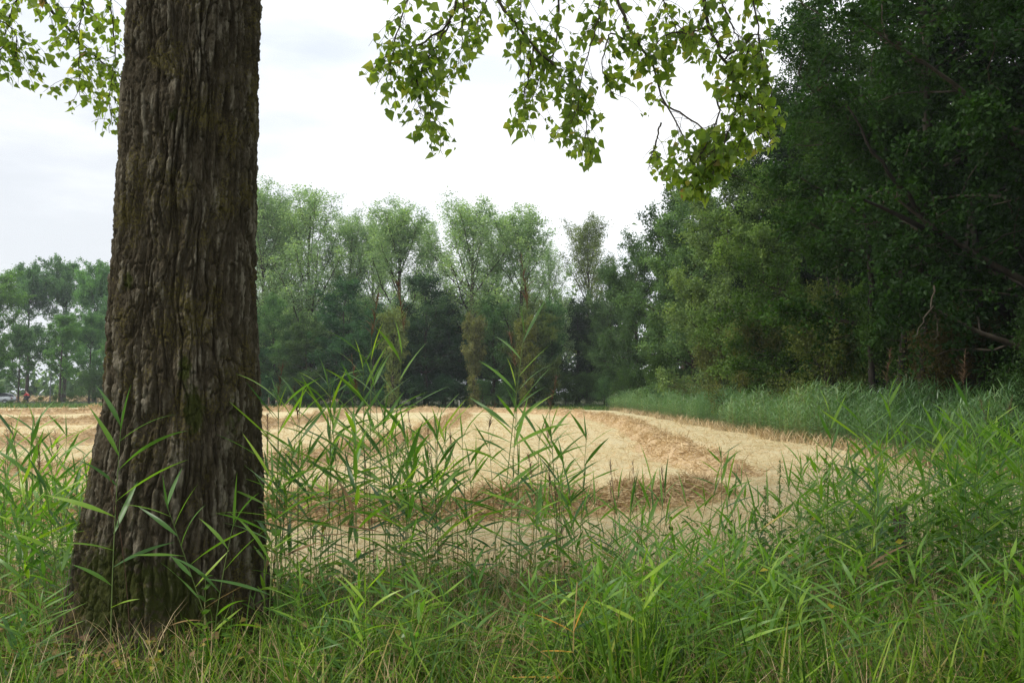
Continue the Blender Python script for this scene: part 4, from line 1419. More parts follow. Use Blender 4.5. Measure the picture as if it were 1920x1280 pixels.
# foreground grass: dense tufts, shorter towards the field
n = 32000
d = 3.6 + 4.3 * rg.random(n) ** 1.5
px = rg.uniform(-160, 2080, n)
X = (px - 960) / F * d
Y = d
clump = fbm(X * 1.8, Y * 1.8, seed=12)
keep = (rg.random(n) < (0.30 + 1.3 * (clump - 0.32)) * np.where((X > 0.9) & (Y > 4.35), 0.6, 1.0)) & ~((X > -2.55) & (X < -1.8) & (Y > 4.75) & (Y < 5.6))
X, Y, cl = X[keep], Y[keep], clump[keep]
hmax = np.clip(0.50 - (Y - 4.0) * 0.11, 0.12, 0.5) * (0.6 + 0.8 * cl) * np.where(Y < 4.7, 1.1, 1.0) * np.where(X > 1.0, 1.15, 1.0) * np.where((X > -2.9) & (X < -1.1) & (Y < 4.9), 0.75, 1.0)
L = hmax * rg.uniform(0.45, 1.25, len(X))
blades('tall_grass', 'green grass with dry blades covering the ground around the reeds', X, Y, L, (0.018, 0.034), M['grass'], 68, droop=(15, 95), bias=0.36)
# dry thatch low down
n = 17000
d = 3.6 + 3.6 * rg.random(n)
X = rg.uniform(-160, 2080, n)
X = (X - 960) / F * d
kp_ = ~((X > -3.2) & (X < -0.9) & (rg.random(n) < 0.6))
X, d = X[kp_], d[kp_]
n = len(X)
blades('dry_grass', 'brown dead grass stems low between the green grass', X, d, rg.uniform(0.1, 0.55, n), (0.007, 0.015), M['straw'], 69, el=(40, 88), droop=(10, 70), bias=0.3)
# reddish dry stems standing in the right thicket and mid
# low leafy growth
n = 9000
d = 4.2 + 2.9 * rg.random(n)
px = rg.uniform(-100, 2050, n)
X = (px - 960) / F * d
cl = fbm(X * 1.3, d * 1.3, seed=31)
keep = (cl > 0.5 - np.clip((X - 0.3) * 0.06, 0, 0.15)) & ~((X > -2.6) & (X < -1.75) & (d > 4.6))
X, d = X[keep], d[keep]
Z = rg.random(len(X)) ** 1.2 * np.where(X > 1.2, 0.62, 0.3) * (0.6 + rg.random(len(X)) * 0.5)
fr = frames(rg.normal(0, 1, (len(X), 3)) * np.array([1, 1, 0.4]), rg.normal(0, 0.5, (len(X), 3)) + np.array([0, 0, 1]))
a, b = leaf_quads(np.stack([X, d, Z + 0.03], -1), fr, rg.uniform(0.03, 0.075, len(X)), 0.6)
o = link('ground_cover', new_mesh('ground_cover', a, b, M['herb'], np.tile(np.clip(rg.normal(0.4, 0.25, len(X)), 0, 0.98), 2)))
tag(o, 'low leafy weeds filling the gaps between grass and reeds', 'weeds', kind='stuff')

# fallen leaves and twigs
n = 900
X = np.where(rg.random(n) < 0.6, rg.normal(-2.2, 0.55, n), rg.uniform(-3.5, 3.5, n))
Y = np.where(rg.random(n) < 0.6, rg.normal(4.6, 0.25, n), rg.uniform(3.9, 6.5, n))
fr = frames(rg.normal(0, 1, (n, 3)) * np.array([1, 1, 0.35]), rg.normal(0, 0.5, (n, 3)) + np.array([0, 0, 1]))
a, b = leaf_quads(np.stack([X, Y, 0.04 + rg.random(n) * 0.2], -1), fr, rg.uniform(0.03, 0.07, n), 0.8)
tag(link('fallen_leaves', new_mesh('fallen_leaves', a, b, M['reed_dead'], np.tile(rg.random(n), 2))), 'brown and yellow fallen leaves lying in the grass round the trunk', 'leaves', kind='stuff')

# far verges
n = 15000
X = rg.uniform(-75, 9.5, n)
Y = 79.5 + rg.random(n) * 7
blades('far_verge_grass', 'rough green grass along the far end of the field', X, Y, rg.uniform(0.25, 0.95, n), (0.06, 0.12), M['far_grass'], 81, seg=2, bias=0.4)
n = 5000
X = rg.uniform(1.5, 12, n)
Y = 70 + rg.random(n) * 9 + (9 - X) * 0.3
blades('bright_verge_grass', 'bright short grass at the far right corner of the field', X, Y, rg.uniform(0.15, 0.45, n), (0.08, 0.16), M['far_grass'], 82, seg=2, bias=0.62)
n = 9000
X = rg.uniform(-130, -40, n)
Y = 92 + rg.random(n) * 12
blades('roadside_weeds', 'rough weeds between field and road', X, Y, rg.uniform(0.15, 0.6, n), (0.06, 0.12), M['far_grass'], 83, seg=2, bias=0.6)
n = 5000
X = rg.uniform(-150, -30, n)
Y = 132 + rg.random(n) * 25
blades('pinkish_meadow', 'pinkish dry meadow beyond the road', X, Y, rg.uniform(0.9, 2.1, n), (0.12, 0.2), M['straw'], 84, seg=2, bias=0.3)

# right reed belt, too dense to count
rg = np.random.default_rng(91)
tmpl = []
for k in range(7):
    S, Rr, leaves, _ = reed_shape(950 + k, 1.75, 9, lean=0.12, seg=4, leafL=(0.40, 0.60), leafW=(0.022, 0.034), first=0.3, last=0.97)
    bg = Bag()
    V, Q = tubes(S[::4][None], Rr[::4][None] * 1.3, 3)
    bg.add(V, Q, 0.9)
    for v, q in leaves:
        v = v.reshape(-1, 3, 3)[:, [0, 2]].reshape(-1, 3)
        q = np.array([[2 * i_, 2 * i_ + 1, 2 * i_ + 3, 2 * i_ + 2] for i_ in range(4)])
        bg.add(v, q, 0.45)
    tmpl.append((np.concatenate(bg.V), np.concatenate(bg.F[4]), np.concatenate(bg.A[4])))
n = 7000
Y = 9.0 * (73 / 9.0) ** (rg.random(n) ** 0.75)
u = rg.random(n) ** 1.1
X = FX + 0.15 + 0.35 * np.sin(Y * 0.9) * 0.5 + u * 2.6
X = np.where(Y > 62, X + (62 - Y) * 0.06, X)
bag = Bag()
for q in range(7):
    sel = np.arange(q, n, 7)
    az = rg.normal(0, 0.8, len(sel)) + np.where(rg.random(len(sel)) < 0.4, math.pi, 0)
    c, s = np.cos(az), np.sin(az)
    z = np.zeros(len(sel))
    hs = (0.62 + 0.38 * np.clip(u[sel] * 2.5, 0, 1)) * rg.uniform(0.72, 1.12, len(sel)) * (0.58 + 0.55 * fbm(X[sel] * 0.5, Y[sel] * 0.45, seed=51))
    Mx = np.stack([np.stack([c, -s, z], -1), np.stack([s, c, z], -1), np.stack([z, z, z + 1], -1)], 1) * hs[:, None, None]
    tv, tf, ta = tmpl[q]
    a, b = scatter(tv, tf, Mx, np.stack([X[sel], Y[sel], z], -1))
    bag.add(a, b, (ta[None] + (rg.normal(0, 0.16, len(sel)) + (fbm(X[sel] * 0.5, Y[sel] * 0.25, seed=52) - 0.5) * 0.9 - 0.22 * (Y[sel] < 24))[:, None]).ravel())
o = link('reed_belt', bag.mesh('reed_belt', M['reed_belt']))
tag(o, 'dense bluish green belt of reeds along the right side of the field', 'reeds', kind='stuff')
# the rest of the foreground reeds, past the ones built singly
tm2 = []
for k in range(8):
    S, Rr, leaves, _ = reed_shape(1950 + k, 1.3, 9, lean=0.12, seg=6, leafL=(0.32, 0.50), leafW=(0.022, 0.036), first=0.2, last=0.95)
    bg = Bag()
    V, Q = tubes(S[::2][None], Rr[::2][None], 3)
    bg.add(V, Q, 0.75)
    for v, q in leaves:
        v = v.reshape(-1, 3, 3)[:, [0, 2]].reshape(-1, 3)
        q = np.array([[2 * i_, 2 * i_ + 1, 2 * i_ + 3, 2 * i_ + 2] for i_ in range(6)])
        bg.add(v, q, 0.45)
    tm2.append((np.concatenate(bg.V), np.concatenate(bg.F[4]), np.concatenate(bg.A[4])))
pts = []
for (x0_, x1_, d0_, d1_, y0_, y1_, c_) in [(1480, 2050, 5.6, 9.5, 790, 1000, 330), (1100, 1500, 4.5, 6.2, 990, 1120, 80), (480, 1100, 4.6, 5.4, 1010, 1130, 40), (-150, 180, 4.8, 7.0, 880, 1060, 90), (1100, 2050, 3.9, 5.0, 1020, 1200, 150), (530, 1200, 3.9, 4.6, 1080, 1220, 70), (-150, 120, 3.9, 4.6, 1080, 1215, 25)]:
    for _ in range(c_):
        d_ = rg.uniform(d0_, d1_)
        px_ = rg.uniform(x0_, x1_)
        ty_ = rg.uniform(y0_, y1_)
        if x0_ == 1480:
            ty_ += max(0, (1760 - px_) * 0.25)
        pts.append(((px_ - 960) / F * d_, d_, max(0.3, at(px_, ty_, d_)[2])))
pts = np.array(pts)
bag = Bag()
for q in range(8):
    sel = np.arange(q, len(pts), 8)
    az = rg.normal(0, 0.6, len(sel)) + np.where(rg.random(len(sel)) < 0.4, math.pi, 0)
    c, s = np.cos(az), np.sin(az)
    z = np.zeros(len(sel))
    hs = pts[sel, 2] / 1.3
    ws = np.clip(hs ** 0.5, 0.7, 1.1)
    Mx = np.stack([np.stack([c * ws, -s * ws, z], -1), np.stack([s * ws, c * ws, z], -1), np.stack([z, z, hs], -1)], 1)
    tv, tf, ta = tm2[q]
    a, b = scatter(tv, tf, Mx, np.stack([pts[sel, 0], pts[sel, 1], z], -1))
    bag.add(a, b, (ta[None] + rg.normal(0.03, 0.2, (len(sel), 1))).ravel())
o = link('reed_thicket', bag.mesh('reed_thicket', M['reed_leaf']))
tag(o, 'countless lower reeds filling the thickets between the single tall ones', 'reeds', kind='stuff')

n = 5000
Y = 9.0 * (72 / 9.0) ** (rg.random(n) ** 0.8)
X = FX + 0.35 * np.sin(Y * 0.9) * 0.5 + rg.normal(0.05, 0.22, n)
blades('dry_edge_grass', 'tan dry grass along the foot of the right reed belt', X, Y, rg.uniform(0.2, 0.7, n), (0.02, 0.05), M['straw'], 92, seg=3, bias=0.5)

# ------------------------------------------------------------------ the big poplar
TD = 5.2
TROWS = [(-900, 390, 88), (-300, 380, 108), (0, 368, 120.5), (430, 352, 126), (640, 346, 134), (760, 346, 138), (853, 339, 147), (1000, 328, 162), (1100, 325, 170), (1190, 320, 176), (1290, 318, 190)]
tz_, tcx, trad = [], [], []
for y_, c_, h_ in TROWS:
    p = at(c_, y_, TD)
    tz_.append(p[2])
    tcx.append(p[0])
    k_ = h_ / F
    trad.append(h_ * (TD / F) * 1.0 / math.sqrt(1 + k_ * k_) * 1.0)
tz_, tcx, trad = np.array(tz_[::-1]), np.array(tcx[::-1]), np.array(trad[::-1])
TX = float(np.interp(0, tz_, tcx))
zs = np.concatenate([np.linspace(-0.12, 4.5, 620), np.linspace(4.7, 9.5, 60), ])
front = np.linspace(-1.75, 1.75, 360)
back = np.linspace(1.75, 2 * math.pi - 1.75, 72)[1:-1]
th = np.concatenate([front, back]) - math.pi / 2       # -pi/2 faces the camera
TH, ZZ = np.meshgrid(th, zs)
r0 = np.interp(ZZ, tz_, trad)
c0 = np.interp(ZZ, tz_, tcx)
# furrowed bark: stretched cells around the trunk, plates between furrows
NC = 42


def cells(u, v, seed, jit=0.85):
    """distance to the nearest cell wall of a jittered lattice, periodic in u"""
    iu, iv = np.floor(u), np.floor(v)
    f1 = np.full(u.shape, 9.0)
    f2 = np.full(u.shape, 9.0)
    ident = np.zeros(u.shape)
    for a in (-1, 0, 1):
        for b in (-1, 0, 1):
            cu, cv = iu + a, iv + b
            hu = np.mod(cu, NC)
            ox = _hash(hu, cv, cv * 0, seed) * jit + (1 - jit) / 2
            oy = _hash(hu, cv, cv * 0, seed + 7) * jit + (1 - jit) / 2
            dd = np.sqrt((cu + ox - u) ** 2 + (cv + oy - v) ** 2)
            nid = _hash(hu, cv, cv * 0, seed + 13)
            closer = dd < f1
            f2 = np.where(closer, f1, np.minimum(f2, dd))
            ident = np.where(closer, nid, ident)
            f1 = np.minimum(f1, dd)
    return f2 - f1, ident


cxn, cyn = np.cos(TH), np.sin(TH)
wa = (fbm(cxn * 2.0, cyn * 2.0, ZZ * 0.9, seed=41) - 0.5) * 0.20 + (fbm(cxn * 3.5, cyn * 3.5, ZZ * 3.2, seed=40, oct=2) - 0.5) * 0.12
wb = (fbm(cxn * 5.0, cyn * 5.0, ZZ * 2.6, seed=42) - 0.5) * 0.16 + (fbm(cxn * 15, cyn * 15, ZZ * 9, seed=47) - 0.5) * 0.05
TW = TH + wa + wb
wx, wy = np.cos(TW), np.sin(TW)


def braid(f, fz, seed, gain):
    """0 in narrow furrows that split and join, 1 on the ridges between them"""
    n_ = vnoise(wx * f + 31, wy * f + 17, ZZ * fz, seed) * 0.72 + vnoise(wx * f * 2.1, wy * f * 2.1, ZZ * fz * 2.3, seed + 3) * 0.28
    return np.clip(np.abs(2 * n_ - 1) * gain, 0, 1)


h1 = braid(9.8, 1.75, 5, 3.8) ** 0.65
h2 = braid(19.0, 4.4, 15, 3.2) ** 0.8
h3 = braid(30.0, 16.0, 25, 2.4)
rough = fbm(cxn * 18, cyn * 18, ZZ * 6, seed=44, oct=4, gain=0.6)
rough2 = fbm(cxn * 55, cyn * 55, ZZ * 70, seed=45, oct=3, gain=0.8)
plate = h1 * (0.55 + 0.45 * h2)
ec, idc = cells(np.mod(TH + math.pi / 2 + wa + wb, 2 * math.pi) / (2 * math.pi) * NC, ZZ / 0.16 + (fbm(cxn * 12, cyn * 12, ZZ * 3, seed=49) - 0.5) * 1.2, 71, 0.95)
crack = np.clip(ec / 0.16, 0, 1)
disp = 0.040 * h1 - 0.018 * (1 - crack) * h1 + 0.008 * (idc - 0.5) * h1 + 0.012 * h2 * (0.35 + 0.65 * h1) + 0.006 * h3 + 0.020 * (rough - 0.5) + 0.020 * (rough2 - 0.5)
fl = np.clip((1.0 - ZZ) / 1.1, 0, 1) ** 2
lob = 1 + fl * (0.07 * np.cos(TH * 5 + 0.6) + 0.05 * np.cos(TH * 9)) + np.clip((0.35 - ZZ) / 0.4, 0, 1.2) ** 2 * (0.16 + 0.22 * np.clip(np.cos(TH * 6 + 1.2), 0, 1) ** 2) + 0.012 * np.cos(TH * 3 + ZZ * 0.8)
rad_ = (r0 - 0.054) * lob + disp
# knots
for az_, z_, s_ in [(-math.pi / 2 + 0.30, 1.62, 0.11), (-math.pi / 2 + 0.16, 3.35, 0.08), (-math.pi / 2 + 0.42, 1.25, 0.10)]:
    g = np.exp(-(((TH - az_) * 0.48) ** 2 + (ZZ - z_) ** 2) / (2 * s_ * s_))
    rad_ = rad_ + 0.03 * g
V = np.stack([c0 - TX + rad_ * cxn, rad_ * cyn, ZZ], -1)
nrw, ncl = TH.shape
i = np.arange(nrw - 1)[:, None]
j = np.arange(ncl)[None, :]
Q = np.stack([i * ncl + j, i * ncl + (j + 1) % ncl, (i + 1) * ncl + (j + 1) % ncl, (i + 1) * ncl + j], -1).reshape(-1, 4)
mossv = np.zeros(TH.shape)
for px_, py_, sx, sy, am in [(362, 770, 16, 34, 1.1), (345, 690, 12, 22, 0.9), (240, 525, 9, 16, 0.9), (325, 215, 10, 14, 0.8), (440, 790, 30, 60, 0.6), (300, 1100, 60, 60, 0.75), (185, 1120, 40, 90, 1.0), (395, 1170, 60, 60, 0.8), (420, 640, 12, 60, 0.5), (235, 700, 9, 16, 0.5)]:
    Pm = np.stack([c0 + rad_ * cxn, TD + rad_ * cyn, ZZ], -1)
    ux, uy, _ = proj(Pm)
    mossv += np.where(cyn < 0.1, am * np.exp(-((ux - px_) / (sx * 1.5)) ** 2 - ((uy - py_) / (sy * 1.5)) ** 2), 0)
poplar = thing('poplar_tree', 'huge old poplar with deeply furrowed bark in the left foreground', 'poplar', (TX, TD, 0))
link('trunk', new_mesh('trunk', V.reshape(-1, 3), Q, M['bark'], smooth=True,
                       extra={'ridge': np.clip(plate * 0.85 + (rough - 0.5) * 1.0 + (rough2 - 0.5) * 0.4, 0, 1).ravel(), 'moss': np.clip(mossv, 0, 1.2).ravel()}), poplar)

# hanging branches
PB = np.array([TX, TD, 0.0])


def in_poly(x, y, poly):
    poly = np.array(poly, float)
    r = np.zeros(x.shape, bool)
    j_ = len(poly) - 1
    for i_ in range(len(poly)):
        xi, yi, xj, yj = *poly[i_], *poly[j_]
        c_ = ((yi > y) != (yj > y)) & (x < (xj - xi) * (y - yi) / (yj - yi + 1e-9) + xi)
        r ^= c_
        j_ = i_
    return r


def poplar_leaf(seed):
    rg = np.random.default_rng(seed)
    st = [(0.0, 0.10), (0.05, 0.30), (0.16, 0.43), (0.32, 0.44), (0.5, 0.33), (0.68, 0.20), (0.84, 0.085), (1.0, 0.004)]
    fold, curl = rg.uniform(0.05, 0.5), rg.uniform(-0.25, 0.5)
    V = []
    for k, (x, h) in enumerate(st):
        jl, jr = rg.uniform(0.82, 1.1), rg.uniform(0.82, 1.1)
        if rg.random() < 0.12:
            jl *= 0.5
        z = -curl * x * x
        V += [[x, -h * jl, z + h * fold], [x, 0, z], [x, h * jr, z + h * fold]]
    Q = [[3 * k + c, 3 * k + c + 1, 3 * k + c + 4, 3 * k + c + 3] for k in range(len(st) - 1) for c in (0, 1)]
    # petiole
    n0 = len(V)
    V += [[0.0, -0.012, 0], [0.0, 0.012, 0], [-0.55, -0.010, 0.12], [-0.55, 0.010, 0.12]]
    Q.append([n0, n0 + 1, n0 + 3, n0 + 2])
    V = np.array(V)
    V[:, 0] += 0.55
    return V, np.array(Q)


PL = [poplar_leaf(60 + k) for k in range(7)]
PLM = [[new_mesh('leaf', v, q, M['poplar_leaf'], np.full(len(q), a_), smooth=False) for a_ in (0.15, 0.4, 0.6, 0.85)] for v, q in PL]

HANG = [
    ('drooping leafy branch left of the trunk', 60, [(-90, -90), (252, -90), (250, 250), (215, 272), (192, 268), (165, 235), (140, 235), (95, 205), (62, 168), (0, 160), (-90, 150)],
     [[(20, -120, 5.6), (60, -40, 5.7), (85, 5, 5.8), (130, 60, 5.9), (180, 108, 6.0), (215, 132, 6.0), (245, 165, 6.1)],
      [(205, -90, 5.9), (208, 20, 5.9), (218, 110, 5.9), (205, 180, 5.9), (205, 250, 5.9)],
      [(150, -90, 5.4), (155, 0, 5.5), (145, 90, 5.6), (150, 180, 5.6)], [(-60, -60, 5.3), (-20, 20, 5.3), (30, 60, 5.4), (38, 135, 5.4)], [(60, -100, 5.5), (40, -20, 5.4), (10, 60, 5.4), (0, 120, 5.3)]], 9),
    ('drooping leafy branch left of the middle', 70, [(705, -70), (955, -70), (945, 60), (895, 105), (880, 150), (848, 165), (835, 200), (858, 250), (852, 300), (800, 303), (782, 272), (740, 235), (720, 200), (676, 145), (674, 120), (705, 95), (674, 78), (700, 55)],
     [[(900, -120, 5.0), (865, -20, 5.0), (845, 40, 4.95), (800, 80, 4.9), (750, 95, 4.85), (700, 120, 4.8)],
      [(845, 40, 4.95), (815, 95, 4.9), (790, 120, 4.9), (800, 185, 4.9), (820, 240, 4.9), (830, 290, 4.9)],
      [(780, -110, 4.8), (770, -20, 4.8), (745, 60, 4.75), (730, 130, 4.75), (745, 200, 4.75)], [(860, -90, 4.9), (870, 40, 4.9), (860, 120, 4.9)],
      [(930, -100, 5.1), (920, -20, 5.1), (890, 60, 5.1), (880, 120, 5.1)], [(815, 95, 4.9), (780, 150, 4.85), (790, 220, 4.85)]], 10),
    ('drooping leafy branch in the middle of the sky', 60, [(930, -70), (1150, -70), (1148, 60), (1120, 110), (1130, 180), (1138, 262), (1118, 312), (1082, 322), (1060, 300), (1042, 268), (975, 275), (937, 255), (950, 220), (943, 180), (965, 140), (940, 120), (950, 60)],
     [[(880, -110, 5.0), (920, -15, 5.0), (960, 35, 5.0), (1000, 85, 5.0), (1040, 125, 5.0), (1075, 170, 5.0), (1105, 235, 5.0), (1090, 300, 5.0)],
      [(1130, -110, 4.9), (1124, -10, 4.9), (1118, 60, 4.9), (1092, 130, 4.85), (1085, 200, 4.85), (1060, 260, 4.85)],
      [(1040, -100, 5.1), (1050, 0, 5.1), (1045, 90, 5.1), (1010, 150, 5.1), (990, 200, 5.1), (970, 260, 5.1)], [(970, -90, 5.2), (975, 20, 5.1), (985, 110, 5.1)], [(1000, 85, 5.0), (985, 170, 5.0), (965, 215, 5.0)]], 9),
    ('drooping bright leafy branch before the dark wood', 110, [(1118, -70), (1490, -70), (1450, 20), (1462, 100), (1455, 150), (1478, 215), (1474, 262), (1400, 312), (1350, 335), (1320, 386), (1290, 375), (1240, 348), (1195, 315), (1205, 272), (1255, 250), (1300, 245), (1345, 230), (1330, 170), (1300, 120), (1262, 100), (1262, 200), (1235, 240), (1195, 215), (1185, 165), (1150, 190), (1125, 150)],
     [[(1140, -120, 4.9), (1155, -20, 4.9), (1170, 40, 4.9), (1190, 80, 4.9), (1228, 105, 4.9), (1240, 190, 4.9), (1275, 235, 4.85), (1300, 300, 4.8), (1300, 365, 4.8)],
      [(1300, -120, 4.7), (1318, -20, 4.7), (1330, 50, 4.7), (1355, 115, 4.7), (1385, 160, 4.7), (1395, 230, 4.7), (1380, 300, 4.7)],
      [(1190, 80, 4.9), (1140, 60, 4.9), (1128, 130, 4.9), (1150, 180, 4.9)], [(1400, -120, 4.6), (1410, 0, 4.6), (1430, 100, 4.6), (1445, 180, 4.6), (1455, 250, 4.6)],
      [(1385, 160, 4.7), (1430, 200, 4.65), (1440, 260, 4.65)], [(1240, 190, 4.9), (1320, 240, 4.8), (1350, 300, 4.8), (1310, 350, 4.8)], [(1330, 50, 4.7), (1300, 60, 4.8), (1250, 60, 4.9), (1205, 110, 4.9)],
      [(1230, -110, 5.0), (1240, 0, 5.0), (1275, 70, 5.0)], [(1355, 115, 4.7), (1420, 60, 4.6), (1440, 130, 4.6)], [(1395, 230, 4.7), (1420, 250, 4.65), (1455, 262, 4.6)], [(1340, 160, 4.75), (1350, 210, 4.75), (1330, 260, 4.75), (1300, 330, 4.75), (1290, 375, 4.75)],
      [(1380, 200, 4.7), (1360, 260, 4.7), (1335, 320, 4.7), (1322, 380, 4.7)], [(1240, 230, 4.9), (1225, 280, 4.9), (1215, 320, 4.9)], [(1350, 0, 4.7), (1380, 60, 4.65), (1400, 120, 4.65)]], 10)]
leaf_budget = {0: 55, 1: 75, 2: 65, 3: 105}
for hi, (lab, _, poly, lines, dens) in enumerate(HANG):
    rg = np.random.default_rng(1200 + hi)
    bag = Bag()
    lp, ld, twp = [], [], []
    for li, pts in enumerate(lines):
        P = np.array([at(*p) for p in pts])
        m = 22
        s = np.linspace(0, len(P) - 1, m)
        Pq = np.stack([np.interp(s, np.arange(len(P)), P[:, k]) for k in range(3)], -1)
        for _ in range(3):
            Pq[1:-1] = Pq[:-2] * 0.25 + Pq[1:-1] * 0.5 + Pq[2:] * 0.25
        Pq[1:-1] += rg.normal(0, 0.006, (m - 2, 3))
        top = 0.012 if li == 0 else 0.0065
        if hi == 0 and li == 0:
            top = 0.017
        if hi == 3 and li == 1:
            top = 0.015
        V, Q = tubes((Pq - PB)[None], np.linspace(top, 0.002, m)[None], 6)
        bag.add(V, Q, 0.5)
        # limb up to the trunk, above the frame
        if li == 0:
            a0 = Pq[0]
            tz0 = 6.4 + hi * 0.5
            t0 = np.array([np.interp(tz0, tz_, tcx), TD + 0.1, tz0])
            mid = (a0 + t0) / 2 + np.array([0, 0, 0.9])
            tt_ = np.linspace(0, 1, 12)[:, None]
            arc = t0 * (1 - tt_) ** 2 + 2 * mid * tt_ * (1 - tt_) + a0 * tt_ ** 2
            V, Q = tubes((arc - PB)[None], np.linspace(0.07, top, 12)[None], 7)
            bag.add(V, Q, 0.5)
            limb0 = arc
        elif np.linalg.norm(Pq[0] - limb0[-1]) > 0.05 and pts[0][1] < -50:
            q0 = limb0[8]
            tt_ = np.linspace(0, 1, 8)[:, None]
            arc = q0 * (1 - tt_) ** 2 + 2 * ((q0 + Pq[0]) / 2 + np.array([0, 0, 0.25])) * tt_ * (1 - tt_) + Pq[0] * tt_ ** 2
            V, Q = tubes((arc - PB)[None], np.linspace(0.02, top, 8)[None], 5)
            bag.add(V, Q, 0.5)
        # twigs
        Ls = np.linalg.norm(np.diff(Pq, axis=0), axis=1).sum()
        nt_ = int(Ls * dens * (4.6 if hi == 3 else 3.9))
        ts = np.sort(rg.uniform(0.12, 1.0, nt_))
        sp, sdir = sample_on(Pq[None], ts[None])
        sp, sdir = sp[0], sdir[0]
        rd = unit(rg.normal(0, 1, (nt_, 3)) * np.array([1, 0.7, 0.5]) + sdir * 0.6)
        TL = rg.uniform(0.10, 0.34, nt_)
        Tw = poly_lines(sp, rd, TL, 6, np.tile([[0, 0, -1.1]], (nt_, 1)), 0.08, rg)
        ex, ey, _ = proj(Tw[:, -1])
        ok = in_poly(ex, ey, poly) | (ey < 0)
        Tw, TL = Tw[ok], TL[ok]
        V, Q = tubes(Tw - PB, np.tile(np.linspace(0.0022, 0.0010, 6), (len(Tw), 1)), 3)
        bag.add(V, Q, 0.5)
        nl = 8
        tl = np.linspace(0.2, 1.0, nl)[None] + rg.normal(0, 0.03, (len(Tw), nl))
        q, qd = sample_on(Tw, np.clip(tl, 0, 0.999))
        kp = rg.random(q.shape[:2]) < np.clip(TL[:, None] / 0.25, 0.35, 1) * 0.72
        lp.append(q[kp])
        ld.append(qd[kp])
    br = link('hanging_branch', bag.mesh('hanging_branch', M['twig'], smooth=True), poplar)
    br['label'] = lab
    lp, ld = np.concatenate(lp), np.concatenate(ld)
    n = len(lp)
    dr_ = unit(ld * 0.4 + rg.normal(0, 0.6, (n, 3)) + np.array([0, 0, -0.75]))
    nr_ = unit(rg.normal(0, 1, (n, 3)) * np.array([0.8, 1.0, 0.8]) + np.array([0, -0.5, 0.3]))
    sz = np.clip(rg.normal(0.051, 0.013, n), 0.022, 0.082)
    ctr = lp + dr_ * sz[:, None] * 1.0
    ux, uy, _ = proj(ctr)
    ok = (in_poly(ux, uy, poly) | (uy < -5)) & (uy > -260)
    lp, dr_, nr_, sz, uy, ux = lp[ok], dr_[ok], nr_[ok], sz[ok], uy[ok], ux[ok]
    fr = frames(dr_, nr_)
    n = len(lp)
    inframe = (uy > 5) & (ux > 5)
    order = np.argsort(-sz * inframe)
    single = order[:leaf_budget[hi]]
    rest = np.setdiff1d(np.arange(n), single)
    for k in single:
        pm = PLM[int(rg.integers(0, 7))][int(rg.choice([0, 1, 2, 3], p=[0.2, 0.4, 0.3, 0.1]))]
        lo_ = link('leaf', pm, br)
        Mx = Matrix(fr[k].tolist()).to_4x4()
        lo_.matrix_basis = Matrix.Translation((lp[k] - PB).tolist()) @ Mx @ Matrix.Scale(float(sz[k]), 4)
    fb = Bag()
    for q in range(7):
        sel = rest[q::7]
        v, f_ = PL[q]
        a, b = scatter(v, f_, fr[sel] * sz[sel][:, None, None], lp[sel] - PB)
        fb.add(a, b, np.repeat(np.clip(rg.normal(0.42 + 0.06 * (hi == 3), 0.22, len(sel)), 0, 1), len(f_)))
    fo = link('foliage', fb.mesh('foliage', M['poplar_leaf']), br)
    fo['kind'] = 'stuff'

# the rest of its crown, above and outside the picture, which shades the foreground
wood, leaves = gen_tree(777, 22, 0.30, 0.27, dome(8.5, 0.9, 0.4), 32, lambda t: 0.12 + t * 0.9, 10, 6, 24, 0.19, 0.3, up=0.15, droop=0.15)
nv = len(leaves.vertices)
co = np.empty(nv * 3, np.float32)
leaves.vertices.foreach_get('co', co)
co = co.reshape(-1, 4, 3)
ux, uy, dd_ = proj(co[:, 0] + PB)
keep = (dd_ < 0.3) | (uy < -120) | (ux < -400) | (ux > 2300)
co = co[keep]
nq = len(co)
b = np.arange(nq * 4).reshape(-1, 4)
b = np.concatenate([b[:, [0, 1, 2]], b[:, [0, 2, 3]]], 0)
crown = link('crown', new_mesh('crown', co.reshape(-1, 3), b, M['tree_leaf'], np.tile(np.random.default_rng(3).random(nq), 2)), poplar, color=(0.07, 0.13, 0.03))
crown['kind'] = 'stuff'
nv = len(wood.vertices)
cw = np.empty(nv * 3, np.float32)
wood.vertices.foreach_get('co', cw)
cw = cw.reshape(-1, 3)
fi = np.array([list(p.vertices) for p in wood.polygons])
ux, uy, dd_ = proj(cw + PB)
vis = (dd_ > 0.3) & (uy > -60) & (ux > -200) & (ux < 2100)
bad = vis | (cw[:, 2] < 6.0)
fi = fi[~bad[fi].any(1)]
link('limbs', new_mesh('limbs', cw, fi, M['wood_far'], smooth=True), poplar)

# ------------------------------------------------------------------ car, cyclist, lamp post, posts
def box_mesh(bm, sx, sy, sz, loc, bev=0.0):
    import bmesh
    r = bmesh.ops.create_cube(bm, size=1.0)
    bmesh.ops.scale(bm, vec=(sx, sy, sz), verts=r['verts'])
    bmesh.ops.translate(bm, vec=loc, verts=r['verts'])
    return r


def loft(sections, mat, name, parent, smooth=True):
    """sections: list of closed rings with the same number of points"""
    V = np.concatenate([np.array(s, float) for s in sections])
    n = len(sections[0])
    m = len(sections)
    Q = np.array([[k * n + j, k * n + (j + 1) % n, (k + 1) * n + (j + 1) % n, (k + 1) * n + j] for k in range(m - 1) for j in range(n)])
    a = len(V)
    V = np.vstack([V, V[:n].mean(0), V[-n:].mean(0)])
    T = np.array([[a, (j + 1) % n, j] for j in range(n)] + [[a + 1, (m - 1) * n + j, (m - 1) * n + (j + 1) % n] for j in range(n)])
    me = new_mesh(name, V, [Q, T], mat, smooth=smooth)
    return link(name, me, parent)


